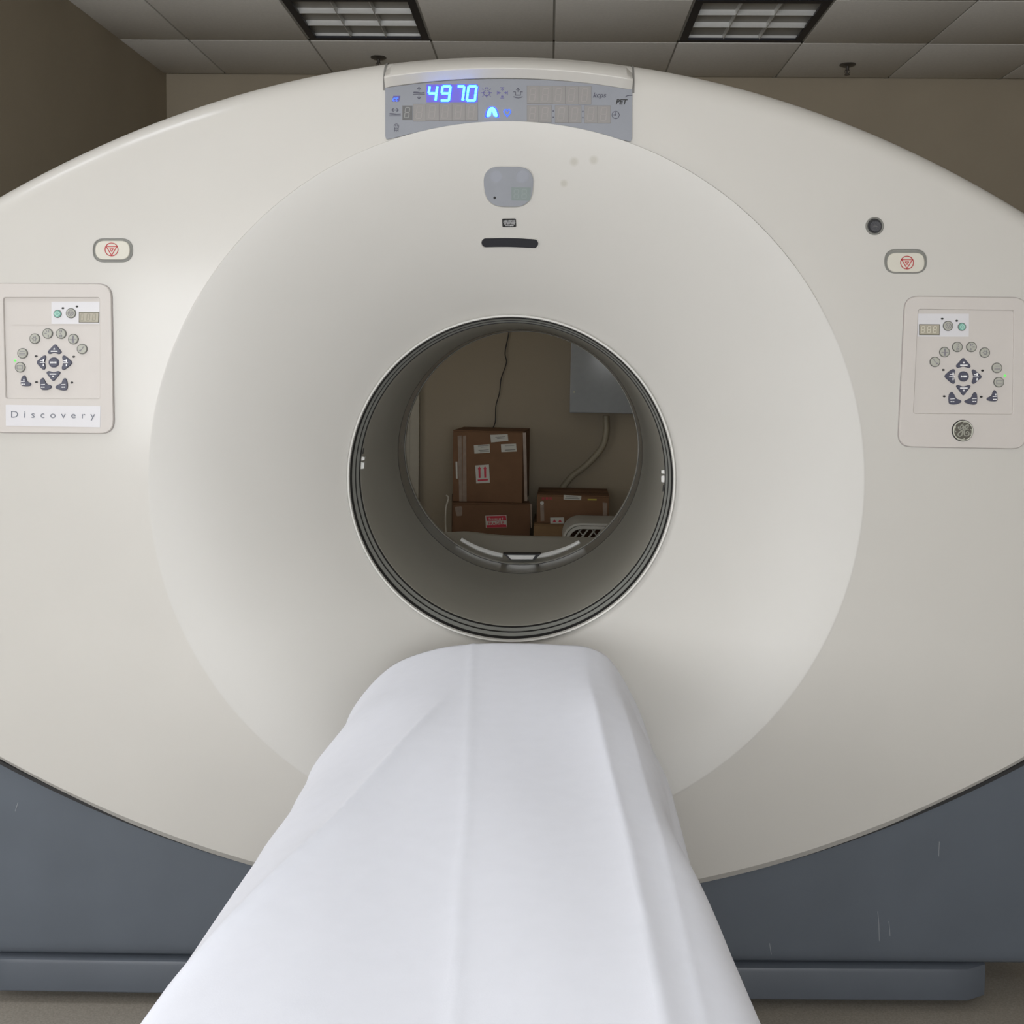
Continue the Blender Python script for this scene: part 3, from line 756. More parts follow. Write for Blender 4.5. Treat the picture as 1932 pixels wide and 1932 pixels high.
stroke(mb, [(1645, 429), (1650, 426.5), (1655, 429)], 0.7, PM, 0.0032, 0.0036, 1)
tag(mb.build('microphone', [BLACK, STOPR, SPK], G), 'round dark microphone port with grey ring')

# ---- control panels
def control_panel(side):
    if side < 0:
        outer = [(-20, 535), (211, 536), (216, 818), (-17, 816)]; inner = [(8.7, 562), (189.5, 562), (190.0, 752), (13.5, 751.5)]
        floor_ = [(7, 560), (191, 560), (192, 754), (12, 754)]
        S = lambda x, y: (x / 9.66, 560 + y / 9.66)
        stick = [(97.8, 569.5), (188.3, 569.5), (188.3, 611.3), (97.8, 611.0)]
        gr, gy, lcd = S(1060, 312), S(1305, 302), [S(1447, 278), S(1815, 278), S(1810, 473), S(1445, 470)]
        leds = [S(1155, 207), S(1411, 177), S(665, 1083), S(1350, 1092), S(671, 1554), S(1317, 1563)]
        rb = [S(645, 763), S(880, 670), S(1125, 673), S(1347, 772), S(1507, 952), S(423, 1031), S(380, 1284)]
        led = S(282, 1162); cen = S(992, 1197)
        up = [(1018, 868), (1075, 930), (1132, 1005), (1085, 1046), (1000, 1020), (920, 1044), (883, 1005), (945, 930)]
        dn = [(862, 1385), (905, 1352), (985, 1376), (1070, 1352), (1112, 1385), (1050, 1470), (985, 1535), (920, 1470)]
        lf = [(682, 1195), (740, 1125), (820, 1068), (852, 1095), (830, 1190), (842, 1290), (808, 1328), (745, 1280)]
        rt = [(1147, 1100), (1185, 1070), (1265, 1130), (1327, 1200), (1262, 1275), (1175, 1334), (1138, 1300), (1165, 1200)]
        k1 = [(450, 1430), (482, 1460), (510, 1540), (575, 1575), (565, 1620), (480, 1630), (405, 1615), (393, 1560), (405, 1480)]
        k2 = [(790, 1476), (822, 1510), (870, 1590), (940, 1618), (950, 1655), (880, 1695), (780, 1692), (750, 1640), (745, 1530)]
        k3 = [(1190, 1482), (1225, 1510), (1246, 1600), (1230, 1692), (1160, 1706), (1060, 1680), (1022, 1642), (1060, 1606), (1130, 1570), (1158, 1512)]
    else:
        outer = [(1707, 559), (1936, 562), (1933, 847), (1693.5, 842.5)]; inner = [(1731, 584), (1911, 586), (1909, 781), (1722, 779.5)]
        floor_ = [(1729, 582), (1913, 584), (1911, 783), (1720, 782)]
        S = lambda x, y: (1710 + x / 8.703, 580 + y / 8.703)
        stick = [(1731.5, 592), (1827.3, 592), (1827.0, 635.3), (1730, 635.0)]
        gr, gy, lcd = S(903, 320), S(675, 305), [S(202, 275), S(540, 278), S(537, 457), S(203, 455)]
        leds = [S(582, 187), S(820, 220), S(602, 1027), S(1243, 1037), S(615, 1460), S(1222, 1468)]
        rb = [S(1277, 743), S(1060, 650), S(828, 650), S(618, 735), S(461, 895), S(1477, 993), S(1508, 1227)]
        led = S(1610, 1120); cen = S(929, 1133)
        up = [(925, 830), (985, 890), (1042, 958), (1015, 996), (925, 970), (840, 996), (810, 955), (865, 890)]
        dn = [(811, 1300), (840, 1275), (925, 1298), (1015, 1275), (1041, 1300), (985, 1375), (924, 1443), (865, 1375)]
        lf = [(620, 1130), (680, 1060), (755, 1013), (789, 1040), (767, 1130), (787, 1225), (755, 1253), (680, 1200)]
        rt = [(1067, 1045), (1098, 1020), (1165, 1075), (1224, 1140), (1165, 1200), (1100, 1254), (1067, 1228), (1090, 1135)]
        k1 = [(1435, 1358), (1466, 1390), (1484, 1500), (1465, 1537), (1385, 1541), (1318, 1520), (1320, 1485), (1385, 1450), (1408, 1395)]
        k2 = [(735, 1388), (768, 1420), (812, 1495), (880, 1522), (882, 1560), (800, 1592), (705, 1585), (685, 1530), (692, 1430)]
        k3 = [(1110, 1393), (1142, 1415), (1152, 1500), (1138, 1585), (1060, 1595), (965, 1565), (953, 1530), (1050, 1482), (1080, 1425)]
    mid = np.mean(np.array(outer), 0); P = face_plane(*mid)
    cpan = empty('control_panel'); cpan.parent = G
    mb = MB(); ringplate(mb, rnd(outer, 26, 8), rnd(inner, 5, 8), P, -0.010, 0.0050, 0, 0.0016); mb.build('bezel', PANELW, cpan)
    mb = MB(); ringplate(mb, rnd([(mid[0] + (x - mid[0]) * 1.010, mid[1] + (y - mid[1]) * 1.008) for x, y in outer], 27, 8), rnd(outer, 26, 8), P, -0.010, 0.0008, 0); mb.build('gasket', PANELG, cpan)
    mb = MB(); plate(mb, floor_, P, -0.010, 0.0012, 0); mb.build('keypad_base', PANELW, cpan)
    mb = MB(); plate(mb, stick, P, 0.001, 0.0018, 0); mb.build('sticker', STICK, cpan)
    def round_btn(c, r, mats, kind, name='button'):
        mb = MB(); plate(mb, circ(c, r, 26), P, 0.001, 0.0030, 1); plate(mb, circ(c, r * 0.87, 26), P, 0.001, 0.0042, 0, 0.0008)
        x, y = c; h0, h1 = 0.0041, 0.0048; q = r / 9.8
        def st(pts, wd): stroke(mb, [(x + a * q, y + b * q) for a, b in pts], wd * q, P, h0, h1, 2)
        m_ = 1 if side < 0 else -1
        if kind == 'sun':
            stroke(mb, circ((x, y), 3.0 * q, 12), 1.1 * q, P, h0, h1, 2, True)
            for t in range(6): st([(4.2 * math.cos(t * 1.047), 4.2 * math.sin(t * 1.047)), (5.4 * math.cos(t * 1.047), 5.4 * math.sin(t * 1.047))], 0.8)
        elif kind == 'marks': st([(2.2 * m_, -5.8), (2.2 * m_, -2.4)], 1.9); st([(-4.5 * m_, 0), (-1.8 * m_, 0)], 1.9); st([(1.8 * m_, 3.0), (1.8 * m_, 6.0)], 1.6); st([(-2 * m_, -5.5), (-1 * m_, -3.5)], 1.2)
        elif kind == 'two': stroke(mb, [(x - 1.9 * q, y - 6 * q), (x + 1.9 * q, y - 6 * q), (x + 1.5 * q, y - 3 * q), (x - 1.5 * q, y - 3 * q)], 0.9 * q, P, h0, h1, 2, True); st([(-1.5 * m_, -1), (0.6 * m_, 1.2)], 1.0); stroke(mb, [(x - 2 * q, y + 3 * q), (x + 2 * q, y + 3 * q), (x + 2 * q, y + 6 * q), (x - 2 * q, y + 6 * q)], 0.9 * q, P, h0, h1, 2, True)
        elif kind == 'cross': st([(0, -6), (0, -2.5)], 3.0); st([(0, 2.8), (0, 6)], 3.6); st([(-6, 0.3), (6, 0.3)], 1.2); st([(0, -3), (0, 3)], 1.6)
        elif kind == 'link': st([(-4.6 * m_, 3), (-2.0 * m_, 3)], 2.4); st([(-2 * m_, 2), (2 * m_, -2)], 0.9); st([(1.6 * m_, -3.2), (3.6 * m_, -4)], 1.8)
        elif kind == 'lines': st([(-4.2, -3.4), (4.2, -3.4)], 1.1); st([(-5.2, 0.8), (5.2, 0.8)], 1.3); st([(-5.2, 3), (5.2, 3)], 1.3)
        elif kind == 'rect': stroke(mb, [(x - 5.3 * q, y - 3.4 * q), (x + 5.3 * q, y - 3.4 * q), (x + 5.3 * q, y + 3.2 * q), (x - 5.3 * q, y + 3.2 * q)], 0.9 * q, P, h0, h1, 2, True)
        elif kind == 'stop': stroke(mb, circ((x, y), 5.2 * q, 18), 0.9 * q, P, h0, h1, 2, True); st([(-3, -2), (3, -2), (0, 3.4), (-3, -2)], 0.8)
        elif kind == 'start': st([(0, -6), (6, 0), (0, 6), (-6, 0), (0, -6)], 1.6); st([(0, -2), (0, 2)], 1.3)
        mb.build(name, mats, cpan)
    GB = [BTN, BTNR, ICONG]
    round_btn(gr, 7.7, [GREEN, BTNR, GREENP], 'start'); round_btn(gy, 9.6, [BTN, BTNR, ICONG], 'stop')
    for c, k in zip(rb, ('sun', 'marks', 'two', 'cross', 'link', 'lines', 'rect')): round_btn(c, 9.8, GB, k)
    for c in leds:
        mb = MB(); plate(mb, circ(c, 2.6, 14, 1.9), P, 0.001, 0.0026, 0, 0.0004); mb.build('indicator', BLACK, cpan)
    mb = MB(); plate(mb, circ(led, 2.1, 14), P, 0.001, 0.0030, 0, 0.0005); mb.build('indicator_lit', GREENLED, cpan)
    mb = MB(); plate(mb, lcd, P, 0.001, 0.0026, 1)
    cx, cy = np.mean(np.array(lcd), 0)
    plate(mb, [(cx + (x - cx) * 0.94, cy + (y - cy) * 0.88) for x, y in lcd], P, 0.001, 0.0030, 0)
    for dx in (-12.5, -1.0, 10.0): seven(mb, '8', cx + dx - 2.6, cy - 6.2, 5.4, 12.0, 1.1, P, 0.0030, 0.0033, 2, 0.10)
    mb.build('counter_display', [LCD, LCDE, LCDS if side < 0 else LCDL], cpan)
    def key(poly, glyphs):
        pp = cat_closed([S(*p) for p in poly], 4); mb = MB()
        plate(mb, pp, P, 0.001, 0.0044, 0, 0.0010)
        for pts, wd in glyphs: stroke(mb, [S(*p) for p in pts], wd, P, 0.0043, 0.0050, 1)
        mb.build('key', [NAVY, KEYPRINT], cpan)
    u = np.mean(np.array(up), 0); d = np.mean(np.array(dn), 0); l = np.mean(np.array(lf), 0); r = np.mean(np.array(rt), 0)
    key(up, [([(u[0] - 55, u[1] + 12), (u[0] + 55, u[1] + 12)], 1.9), ([(u[0], u[1] - 42), (u[0], u[1] - 20)], 1.6), ([(u[0] - 14, u[1] - 28), (u[0] + 14, u[1] - 28)], 1.4)])
    key(dn, [([(d[0] - 55, d[1] - 8), (d[0] + 55, d[1] - 8)], 1.9), ([(d[0], d[1] + 22), (d[0], d[1] + 44)], 1.6), ([(d[0] - 14, d[1] + 30), (d[0] + 14, d[1] + 30)], 1.4)])
    for c in (l, r):
        key(lf if c is l else rt, [([(c[0] - 40, c[1] + 3), (c[0] + 45, c[1] + 3)], 0.9), ([(c[0] + 22, c[1] - 55), (c[0] + 22, c[1] - 20)], 2.2), ([(c[0] - 28, c[1] - 34), (c[0] + 4, c[1] - 34)], 1.4),
                                   ([(c[0] + 22, c[1] + 28), (c[0] + 20, c[1] + 60)], 1.8)])
    round_btn(cen, 9.8, [NAVY, NAVY, KEYPRINT], 'none', 'key')
    mb = MB()
    for dx, wd in ((-4.6, 1.6), (-1.9, 1.5), (0.6, 1.5), (3.0, 1.5), (5.0, 1.3)): stroke(mb, [(cen[0] + dx, cen[1] - 1.5), (cen[0] + dx, cen[1] + 1.5)], wd * 0.8, P, 0.0041, 0.0048)
    stroke(mb, [(cen[0] - 5.5, cen[1]), (cen[0] + 5.5, cen[1])], 0.9, P, 0.0041, 0.0047)
    mb.build('key_print', KEYPRINT, cpan)
    for kx in (k1, k2, k3):
        m_ = np.mean(np.array(kx), 0)
        o_ = -30 if (kx is k2) or (kx is k1 and side < 0) else 30
        gl = [([(m_[0] + o_ - 36, m_[1] + 0), (m_[0] + o_ + 30, m_[1] - 4)], 1.1), ([(m_[0] + o_ - 30, m_[1] + 45), (m_[0] + o_ - 12, m_[1] + 45)], 1.8), ([(m_[0] + o_ + 6, m_[1] + 45), (m_[0] + o_ + 22, m_[1] + 45)], 1.8)]
        if kx is k1: gl.append(([(m_[0] + o_ + 12, m_[1] - 45), (m_[0] + o_ + 12, m_[1] - 25)], 1.8))
        key(kx, gl)
    if side < 0:
        mb = MB(); plate(mb, [(13.5, 763.5), (192.0, 766), (191.0, 806), (13.8, 803)], P, 0.003, 0.0058, 0); mb.build('name_plate', STICK, cpan)
        mb = MB(); text_px(mb, 'Discovery', P, 24.0, 787.5, 13.2, 0.0062, 0, spacing=1.9, width=158, xdir=(1.0, 0.012)); mb.build('name_lettering', TEXTG, cpan)
        mb = MB(); stroke(mb, [(24, 612.3), (189, 612.6)], 1.0, P, 0.001, 0.0024, 0); mb.build('ridge', PANELW, cpan)
    else:
        E_ = lambda x, y: (1780 + x / 27.6, 780 + y / 27.6)
        c = E_(925, 888); mb = MB()
        plate(mb, circ(c, 20.4, 40), P, 0.003, 0.0070, 1, 0.0008)
        plate(mb, circ(c, 18.6, 40), P, 0.003, 0.0080, 0, 0.0005)
        ringplate(mb, circ(c, 18.9, 40), circ(c, 17.2, 40), P, 0.005, 0.0091, 2, 0.0004)
        h0, h1 = 0.0079, 0.0095
        Gp = [(675, 705), (690, 780), (790, 850), (880, 870), (960, 740), (930, 640), (870, 600), (800, 640), (770, 720), (800, 780), (860, 760), (900, 700), (930, 740), (920, 860), (880, 1000), (840, 1110), (760, 1165), (690, 1160), (650, 1090), (690, 1010), (800, 920), (930, 850), (1020, 830)]
        Ep = [(1185, 835), (1100, 830), (1050, 800), (1035, 720), (1050, 640), (1110, 605), (1185, 600), (1180, 680), (1120, 760), (1050, 810), (990, 900), (965, 1000), (985, 1100), (1060, 1150), (1160, 1140), (1225, 1070), (1210, 970), (1140, 930), (1085, 970), (1080, 1030), (1115, 1045)]
        for L in (Gp, Ep): stroke(mb, [E_(*p) for p in cat_open(L, 4)], 1.7, P, h0, h1, 2)
        for L in ([(905, 495), (950, 450), (1060, 440), (1200, 490)], [(1310, 835), (1365, 850), (1370, 960), (1330, 1080)], [(990, 1290), (920, 1330), (800, 1330), (690, 1300)], [(540, 940), (490, 900), (480, 800), (520, 680)]):
            stroke(mb, [E_(*p) for p in cat_open(L, 4)], 1.6, P, h0, h1, 2)
        o = mb.build('emblem', [EMB, BLACK, CHROME], cpan); tag(o, 'round dark emblem with pale script monogram')
    return cpan
tag(control_panel(-1), 'control keypad with white name plate below')
tag(control_panel(1), 'control keypad with round emblem below')

# ---- grey lower cover and foot
rows = []
xsL = np.linspace(-1.2, 1.2, 60)
def ylow(x): return -0.273 + YAW * x + 0.004 * x * x
lowp = [(0.001, 0.092), (0.004, 0.082), (0.011, 0.075), (0.020, 0.072), (0.10, 0.071)]
for x in xsL:
    zt = min(zbot(x) + 0.05, 0.9); col = [(x, 0.62, zt), (x, ylow(x) + 0.05, zt)]
    for t in np.linspace(0, 1, 8): col.append((x, ylow(x), zt * (1 - t) + 0.105 * t))
    for dy, z in lowp: col.append((x, ylow(x) + dy, z))
    col.append((x, 0.62, 0.071)); rows.append(col)
mb = MB().grid(rows); mb.add(rows[0], [list(range(len(rows[0])))]); mb.add(rows[-1], [list(range(len(rows[-1])))[::-1]])
mb.build('lower_cover', GREY, G, angle=40)
rows = []
for x in np.linspace(-1.085, 1.012, 50):
    e = min(x + 1.085, 1.012 - x); rd = 0.02 * max(0, 1 - e / 0.03) ** 2
    y0 = ylow(x) - 0.003 + rd
    rows.append([(x, 0.6, 0.0705), (x, y0 + 0.022, 0.0705), (x, y0 + 0.012, 0.0685), (x, y0 + 0.004, 0.065), (x, y0 + 0.001, 0.058), (x, y0, 0.001), (x, y0 + 0.003, -0.002), (x, 0.6, -0.002)])
mb = MB().grid(rows); mb.add(rows[0], [list(range(8))]); mb.add(rows[-1], [list(range(8))[::-1]])
mb.build('foot', FOOTM, G, angle=40)
MB().box((-1.0, -0.17, ZF), (0.94, 0.58, -0.001)).build('plinth', DARK, G)
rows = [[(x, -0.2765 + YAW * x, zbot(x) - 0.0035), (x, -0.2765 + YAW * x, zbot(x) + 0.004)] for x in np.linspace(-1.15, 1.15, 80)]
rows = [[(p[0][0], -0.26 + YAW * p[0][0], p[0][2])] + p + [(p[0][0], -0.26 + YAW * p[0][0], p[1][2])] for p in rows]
MB().grid(rows).build('edge_gap_shade', DARK, G, angle=60)  # dark strip standing in for the shade gap under the white cover
# scratches on the grey cover
PG = Plane((0, ylow(0.9), 0.3), (0, -1, 0))
def gp(px, py):
    Y = -0.26
    for _ in range(15): p = at(px, py, Y); Y = ylow(p[0])
    return Plane(p, (YAW + 0.008 * p[0], -1, 0))
SCR = mat('scratch_pale', (0.24, 0.25, 0.265), 0.5)
for pts in ([(1656, 1720), (1658, 1745), (1659, 1775)], [(1677, 1738), (1679, 1765)], [(1772, 1588), (1771, 1615)], [(1452, 1780), (1455, 1800)], [(34, 1514), (29, 1530)]):
    P = gp(*pts[0]); mb = MB(); stroke(mb, pts, 1.0, P, -0.0005, 0.0006); mb.build('scratch', SCR, G)

# ---- tray behind the bore
rows = []
for k in range(41):
    x = -0.31 + 0.62 * k / 40
    zf = ZI - math.sqrt(0.3525 ** 2 - (x - XI) ** 2)
    wave = 0.010 * math.exp(-((x + 0.19) / 0.07) ** 2) + 0.004 * math.exp(-((x + 0.29) / 0.05) ** 2)
    zb = 0.716 + wave - 0.003 * (x + 0.3)
    col = []
    for t in np.linspace(0, 1, 12):
        s = t ** 0.55; col.append((x, 0.820 + 0.43 * t, zf * (1 - s) + zb * s))
    col.append((x, 1.26, zb - 0.012)); col.append((x, 1.24, zb - 0.05)); rows.append(col)
mb = MB().grid(rows); o = mb.build('rear_tray', LINER, G, angle=60)
for s in (-1, 1):
    path = [(XI + s * 0.3405 * math.sin(a), 0.845, ZI - 0.3405 * math.cos(a) + 0.004) for a in np.linspace(0.155, 0.56, 14)]
    MB().tube(path, [0.005 + 0.003 * (1 - abs(i / 13 - 0.3)) for i in range(14)], 8).build('tray_rim', RIM, o)
PT = Plane((0, 0.838, 0.70), (0, -1, 0.0))
mb = MB(); plate(mb, [(949, 1045), (1021, 1045), (1008, 1057), (964, 1057)], PT, -0.03, 0.0, 1); plate(mb, [(957, 1047), (1010, 1047.5), (1005, 1055), (964, 1055)], PT, -0.02, 0.004, 0, 0.001)  # dark back plate paints the shade either side of the pale piece
mb.build('tray_notch', [RIM, DARK], o)

# ------------------------------------------------------------------ patient table under its sheet
T = tag(empty('patient_table', (0, -1.3, ZF)), 'narrow patient table hidden under the white sheet in front of the bore', 'table')
rows = []
for y in np.linspace(-0.95, 0.90, 12):
    rows.append([(0.19 * math.sin(a), y, 0.740 - 0.09 * (math.cos(a) - math.cos(1.25))) for a in np.linspace(-1.25, 1.25, 21)] + [(0.165, y, 0.740), (-0.165, y, 0.740)])
mb = MB().grid(rows, 0, True); mb.add(rows[0], [list(range(23))]); mb.add(rows[-1], [list(range(23))[::-1]]); mb.build('cradle', TABLEM, T)
MB().box((-0.125, -0.94, 0.740), (0.16, 0.885, 0.766), bev=0.008).build('mattress', MATTR, T)
MB().box((-0.17, -0.90, 0.50), (0.17, 0.50, 0.673), bev=0.02).build('carriage', TABLEM, T)
MB().box((-0.17, -0.75, 0.06), (0.17, 0.25, 0.525), bev=0.03).build('pedestal', TABLEM, T)
MB().box((-0.26, -0.88, 0.0), (0.26, 0.45, 0.07), bev=0.015).build('base', GREY, T)

near = [(-.345, .30), (-.325, .42), (-.308, .54), (-.290, .63), (-.270, .695), (-.232, .738), (-.15, .752), (-.06, .757), (.03, .758), (.11, .757), (.19, .753), (.25, .741), (.284, .69), (.305, .59), (.33, .45), (.355, .30)]
far_ = [(-.330, .30), (-.318, .42), (-.305, .50), (-.292, .58), (-.272, .645), (-.212, .712), (-.13, .747), (-.05, .760), (.03, .763), (.11, .762), (.17, .757), (.215, .727), (.262, .64), (.297, .52), (.325, .41), (.355, .28)]
def sm(t): t = min(1, max(0, t)); return t * t * (3 - 2 * t)
def lerp_tab(y, tab):
    if y >= tab[0][0]: return tab[0][1]
    for (a, b), (c, d) in zip(tab, tab[1:]):
        if y >= c: return b + (d - b) * (y - a) / (c - a)
    (a, b), (c, d) = tab[-2:]; return b + (d - b) * (y - a) / (c - a)
rl = [(-0.45, -0.03), (-0.756, -0.086), (-1.166, -0.16), (-1.476, -0.242), (-1.8, -0.30)]
rr_ = [(-0.45, 0.155), (-0.684, 0.163), (-1.193, 0.180), (-1.516, 0.184)]
rc = [(-0.38, -0.056), (-0.42, -0.053), (-1.151, -0.007), (-1.325, -0.001), (-1.526, 0.012)]
NP = 230
rows = []
def sheet_row(y):
    b = sm((y + 1.05) / 0.62)
    cp = [(n_[0] * (1 - b) + f_[0] * b, n_[1] * (1 - b) + f_[1] * b) for n_, f_ in zip(near, far_)]
    wl_ = 1 - 0.02 * math.exp(-((y + 0.98) / 0.20) ** 2); wr_ = 1 - 0.11 * math.exp(-((y + 1.0) / 0.20) ** 2) + 0.03 * sm((-1.3 - y) / 0.2)
    cp = [(x * (wl_ if x < 0 else wr_), z) for x, z in cp]
    sp = cat_open(cp, 30); idx = np.linspace(0, len(sp) - 1, NP)
    out = []
    xl, xr, xc = lerp_tab(y, rl), lerp_tab(y, rr_), lerp_tab(y, rc)
    fl = sm((-0.62 - y) / 0.35); fr = sm((-0.48 - y) / 0.3)
    for q in idx:
        i = int(q); t = q - i; p = sp[i] if i >= len(sp) - 1 else sp[i] * (1 - t) + sp[i + 1] * t
        x, z = p; topw = sm((z - 0.64) / 0.09)
        if x < xl: z -= fl * 0.20 * (xl - x) * topw
        z += fl * 0.011 * math.exp(-abs(x - xl) / 0.012) * topw
        if x > xr: z -= fr * 0.10 * (x - xr) * topw
        z += fr * 0.011 * math.exp(-abs(x - xr) / 0.024) * topw
        z += 0.0020 * math.exp(-abs(x - xc) / 0.006) * topw
        z += 0.0050 * math.sin(14 * x - 3.2 * y + 0.6) * topw * sm((-0.5 - y) / 0.4) + 0.002 * math.sin(23 * x + 5 * y) * topw * sm((-0.6 - y) / 0.5)
        # second fold on the right shoulder, and fluted hanging sides
        z += fr * 0.0035 * math.exp(-abs(x - (xr + 0.045 + 0.02 * (y + 1))) / 0.010) * topw
        sd = 1 - topw
        x += (1 if x > 0 else -1) * sd * (0.012 * math.sin(17 * y + 1.3) + 0.006 * math.sin(41 * y)) * min(1, (0.74 - z) / 0.3)
        out.append([x, y, z])
    return out
ysheet = list(np.linspace(-2.22, -0.375, 130))
for y in ysheet: rows.append(sheet_row(y))
last = rows[-1]
for k in range(1, 22):
    t = k / 21; row = []
    for (x, y, z) in last:
        drop = 0.40 * max(0, t - 0.10) ** 1.1 + 0.006 * t; hem = 0.28 + 0.02 * math.sin(20 * x)
        dy = 0.028 * math.sin(min(1, t * 4) * math.pi / 2) + 0.006 * math.sin(26 * x) * t
        row.append([x * (1 - 0.02 * t), y + dy, max(z - drop, min(z, hem))])
    rows.append(row)
sh = MB().grid(rows).build('bed_sheet', SHEETM, None, angle=80, fix=False)
sd_ = sh.modifiers.new('thickness', 'SOLIDIFY'); sd_.thickness = 0.0015; sd_.offset = -1
tag(sh, 'white cotton sheet draped over the narrow patient table', 'sheet')

# ------------------------------------------------------------------ things behind the gantry
def carton(name, label, x0, x1, y0, y1, z0, z1, m, rz=0.0):
    cx, cy = (x0 + x1) / 2, (y0 + y1) / 2
    e = tag(empty(name, (cx, cy, z0), rz), label, 'box')
    hx, hy, hz = (x1 - x0) / 2, (y1 - y0) / 2, z1 - z0
    MB().box((-hx, -hy, 0), (hx, hy, hz - 0.006), bev=0.004).build('body', m, e)
    g = 0.002
    for s in (-1, 1):
        MB().box((-hx, (-hy if s < 0 else g), hz - 0.006), (hx, (-g if s < 0 else hy), hz), bev=0.0015).build('flap', m, e)
    return e, hx, hy, hz
def on_front(e, hy, x0, z0, x1, z1, m, name, h=0.0015, mats=None):
    return MB().box((x0, -hy - h, z0), (x1, -hy + 0.001, z1)).build(name, m, e)

YBX = 3.15
def fx(px, py, Y=YBX): p = at(px, py, Y); return p[0], p[2]
# upper big box
x0, zb_ = fx(857, 949); x1, zt_ = fx(1000, 815); zmid = zb_
lowx0, _ = fx(845, 975); lowx1, _ = fx(1008, 975); _, lowtop = fx(930, 949)
bl, hx, hy, hz = carton('cardboard_box', 'long brown cardboard box with red FRAGILE sticker, lowest of its stack', lowx0 + 0.005, lowx1 - 0.040, YBX, YBX + 0.40, ZF, lowtop - 0.001, CARD2, 0.10)
def sticker(e, hx, hy, hz, pxr, name, mats, deco, Y=YBX):
    c = e.location
    a = fx(pxr[0], pxr[3], Y); b = fx(pxr[2], pxr[1], Y)
    return None
# stickers are laid out on a plane on each box's front
def box_plane(e, hy):
    rz = e.rotation_euler[2]; n = np.array([math.sin(rz), -math.cos(rz), 0.0]); o = np.array(e.location) + n * hy
    return Plane(o, n)
def on_box(e, hy, name, mats, fn):
    P = box_plane(e, hy); mb = MB(); fn(mb, P)
    inv = (Matrix.Translation(e.location) @ Matrix.Rotation(e.rotation_euler[2], 4, 'Z')).inverted()
    mb.v = [tuple(inv @ Vector(v)) for v in mb.v]
    return mb.build(name, mats, e)
def q4(x0, y0, x1, y1, sk=0.0): return [(x0, y0), (x1, y0 - sk), (x1 + sk, y1 - sk), (x0 + sk, y1)]
def f_frag(mb, P):
    plate(mb, q4(915.5, 973, 955.3, 996, 1.3), P, -0.001, 0.0012, 0)
    plate(mb, q4(917.0, 974, 954.2, 983, 1.2), P, 0.0, 0.0020, 1)
    plate(mb, q4(917.5, 990.8, 954.8, 995.5, 1.2), P, 0.0, 0.0020, 1)
    text_px(mb, 'FRAGILE', P, 921.0, 990.2, 6.2, 0.0022, 1, width=30, bold=0.012, xdir=(1, -0.03))
    for x in (923.0, 948.0): stroke(mb, [(x, 977.0), (x, 979.8)], 1.2, P, 0.002, 0.0024, 0); stroke(mb, [(x, 981.2), (x, 981.6)], 1.2, P, 0.002, 0.0024, 0)
    for k in range(8): stroke(mb, [(926.4 + k * 2.55, 978.2 - k * 0.06), (926.4 + k * 2.55, 981 - k * 0.06)], 1.2, P, 0.002, 0.0024, 0)
on_box(bl, hy, 'fragile_sticker', [PAPER, REDL], f_frag)
on_box(bl, hy, 'tape_strip', [TAPE], lambda mb, P: plate(mb, [(1000, 951), (1003, 951), (1004, 996), (1001.5, 996)], P, -0.001, 0.001))
on_box(bl, hy, 'tape_strip', [TAPE], lambda mb, P: plate(mb, rnd([(858, 956), (872, 955), (872, 973), (861, 974)], 3), P, -0.001, 0.001))
# big box on top
bb, hx, hy, hz = carton('cardboard_box', 'tall brown cardboard box with two red arrows on a white label', x0, x1 - 0.020, YBX + 0.03, YBX + 0.36, lowtop, zt_, CARD, -0.09)
def f_arrows(mb, P):
    plate(mb, [(896.8, 878.2), (922.5, 876.4), (924.4, 910.6), (898.6, 912.0)], P, -0.001, 0.0012, 0)
    for ox in (0, 10.6):
        plate(mb, [(901.4 + ox, 884.6 - ox * .05), (904.5 + ox, 879.8 - ox * .05), (907.5 + ox, 884.4 - ox * .05), (906.6 + ox, 885.4 - ox * .05), (906.9 + ox, 901.6 - ox * .03), (903.2 + ox, 901.8 - ox * .03), (902.6 + ox, 885.6 - ox * .05)], P, 0.0, 0.0020, 1)
    plate(mb, [(901.2, 904.6), (920.6, 903.2), (920.8, 906.6), (901.4, 908.0)], P, 0.0, 0.0020, 1)
on_box(bb, hy, 'arrow_label', [PAPER, REDL], f_arrows)
def f_lab(q, lines):
    def f(mb, P):
        plate(mb, q, P, -0.001, 0.0012, 0)
        for (a, b, wd) in lines:
            stroke(mb, [a, b], wd, P, 0.0, 0.0016, 1)
    return f
on_box(bb, hy, 'shipping_label', [PAPER, PAPERP], f_lab([(925, 820.5), (957.8, 819), (959.2, 831.8), (926.6, 834.8)], [((935, 825.2), (953, 823.6), 1.1), ((938, 827.6), (952, 826.4), 0.9)]))
on_box(bb, hy, 'shipping_label', [PAPER, PAPERP], f_lab([(894.0, 840), (923.8, 838), (924.6, 854), (895.2, 855.8)], [((902, 841.4), (922, 840.4), 1.2), ((908, 844), (921, 843.4), 0.8), ((903, 849.6), (922, 848.6), 1.1), ((906, 852.4), (923, 851.4), 1.0)]))
on_box(bb, hy, 'shipping_label', [PAPER, PAPERP], f_lab([(945, 838.2), (973.6, 837), (975, 851.8), (946, 853)], [((953, 841.2), (970, 840.4), 0.9), ((953, 849.2), (972, 848.4), 1.6)]))
for x, wd in ((863.5, 4.6), (869.5, 4.0)):
    on_box(bb, hy, 'tape_strip', [TAPE], lambda mb, P, x=x, wd=wd: plate(mb, [(x + (0 if wd > 4.2 else 4), 822), (x + wd + (3 if wd > 4.2 else 6), 821.5), (x + wd + (4 if wd > 4.2 else 7), 946), (x + 3, 946)], P, -0.001, 0.001 + 0.0003 * (wd > 4.2)))
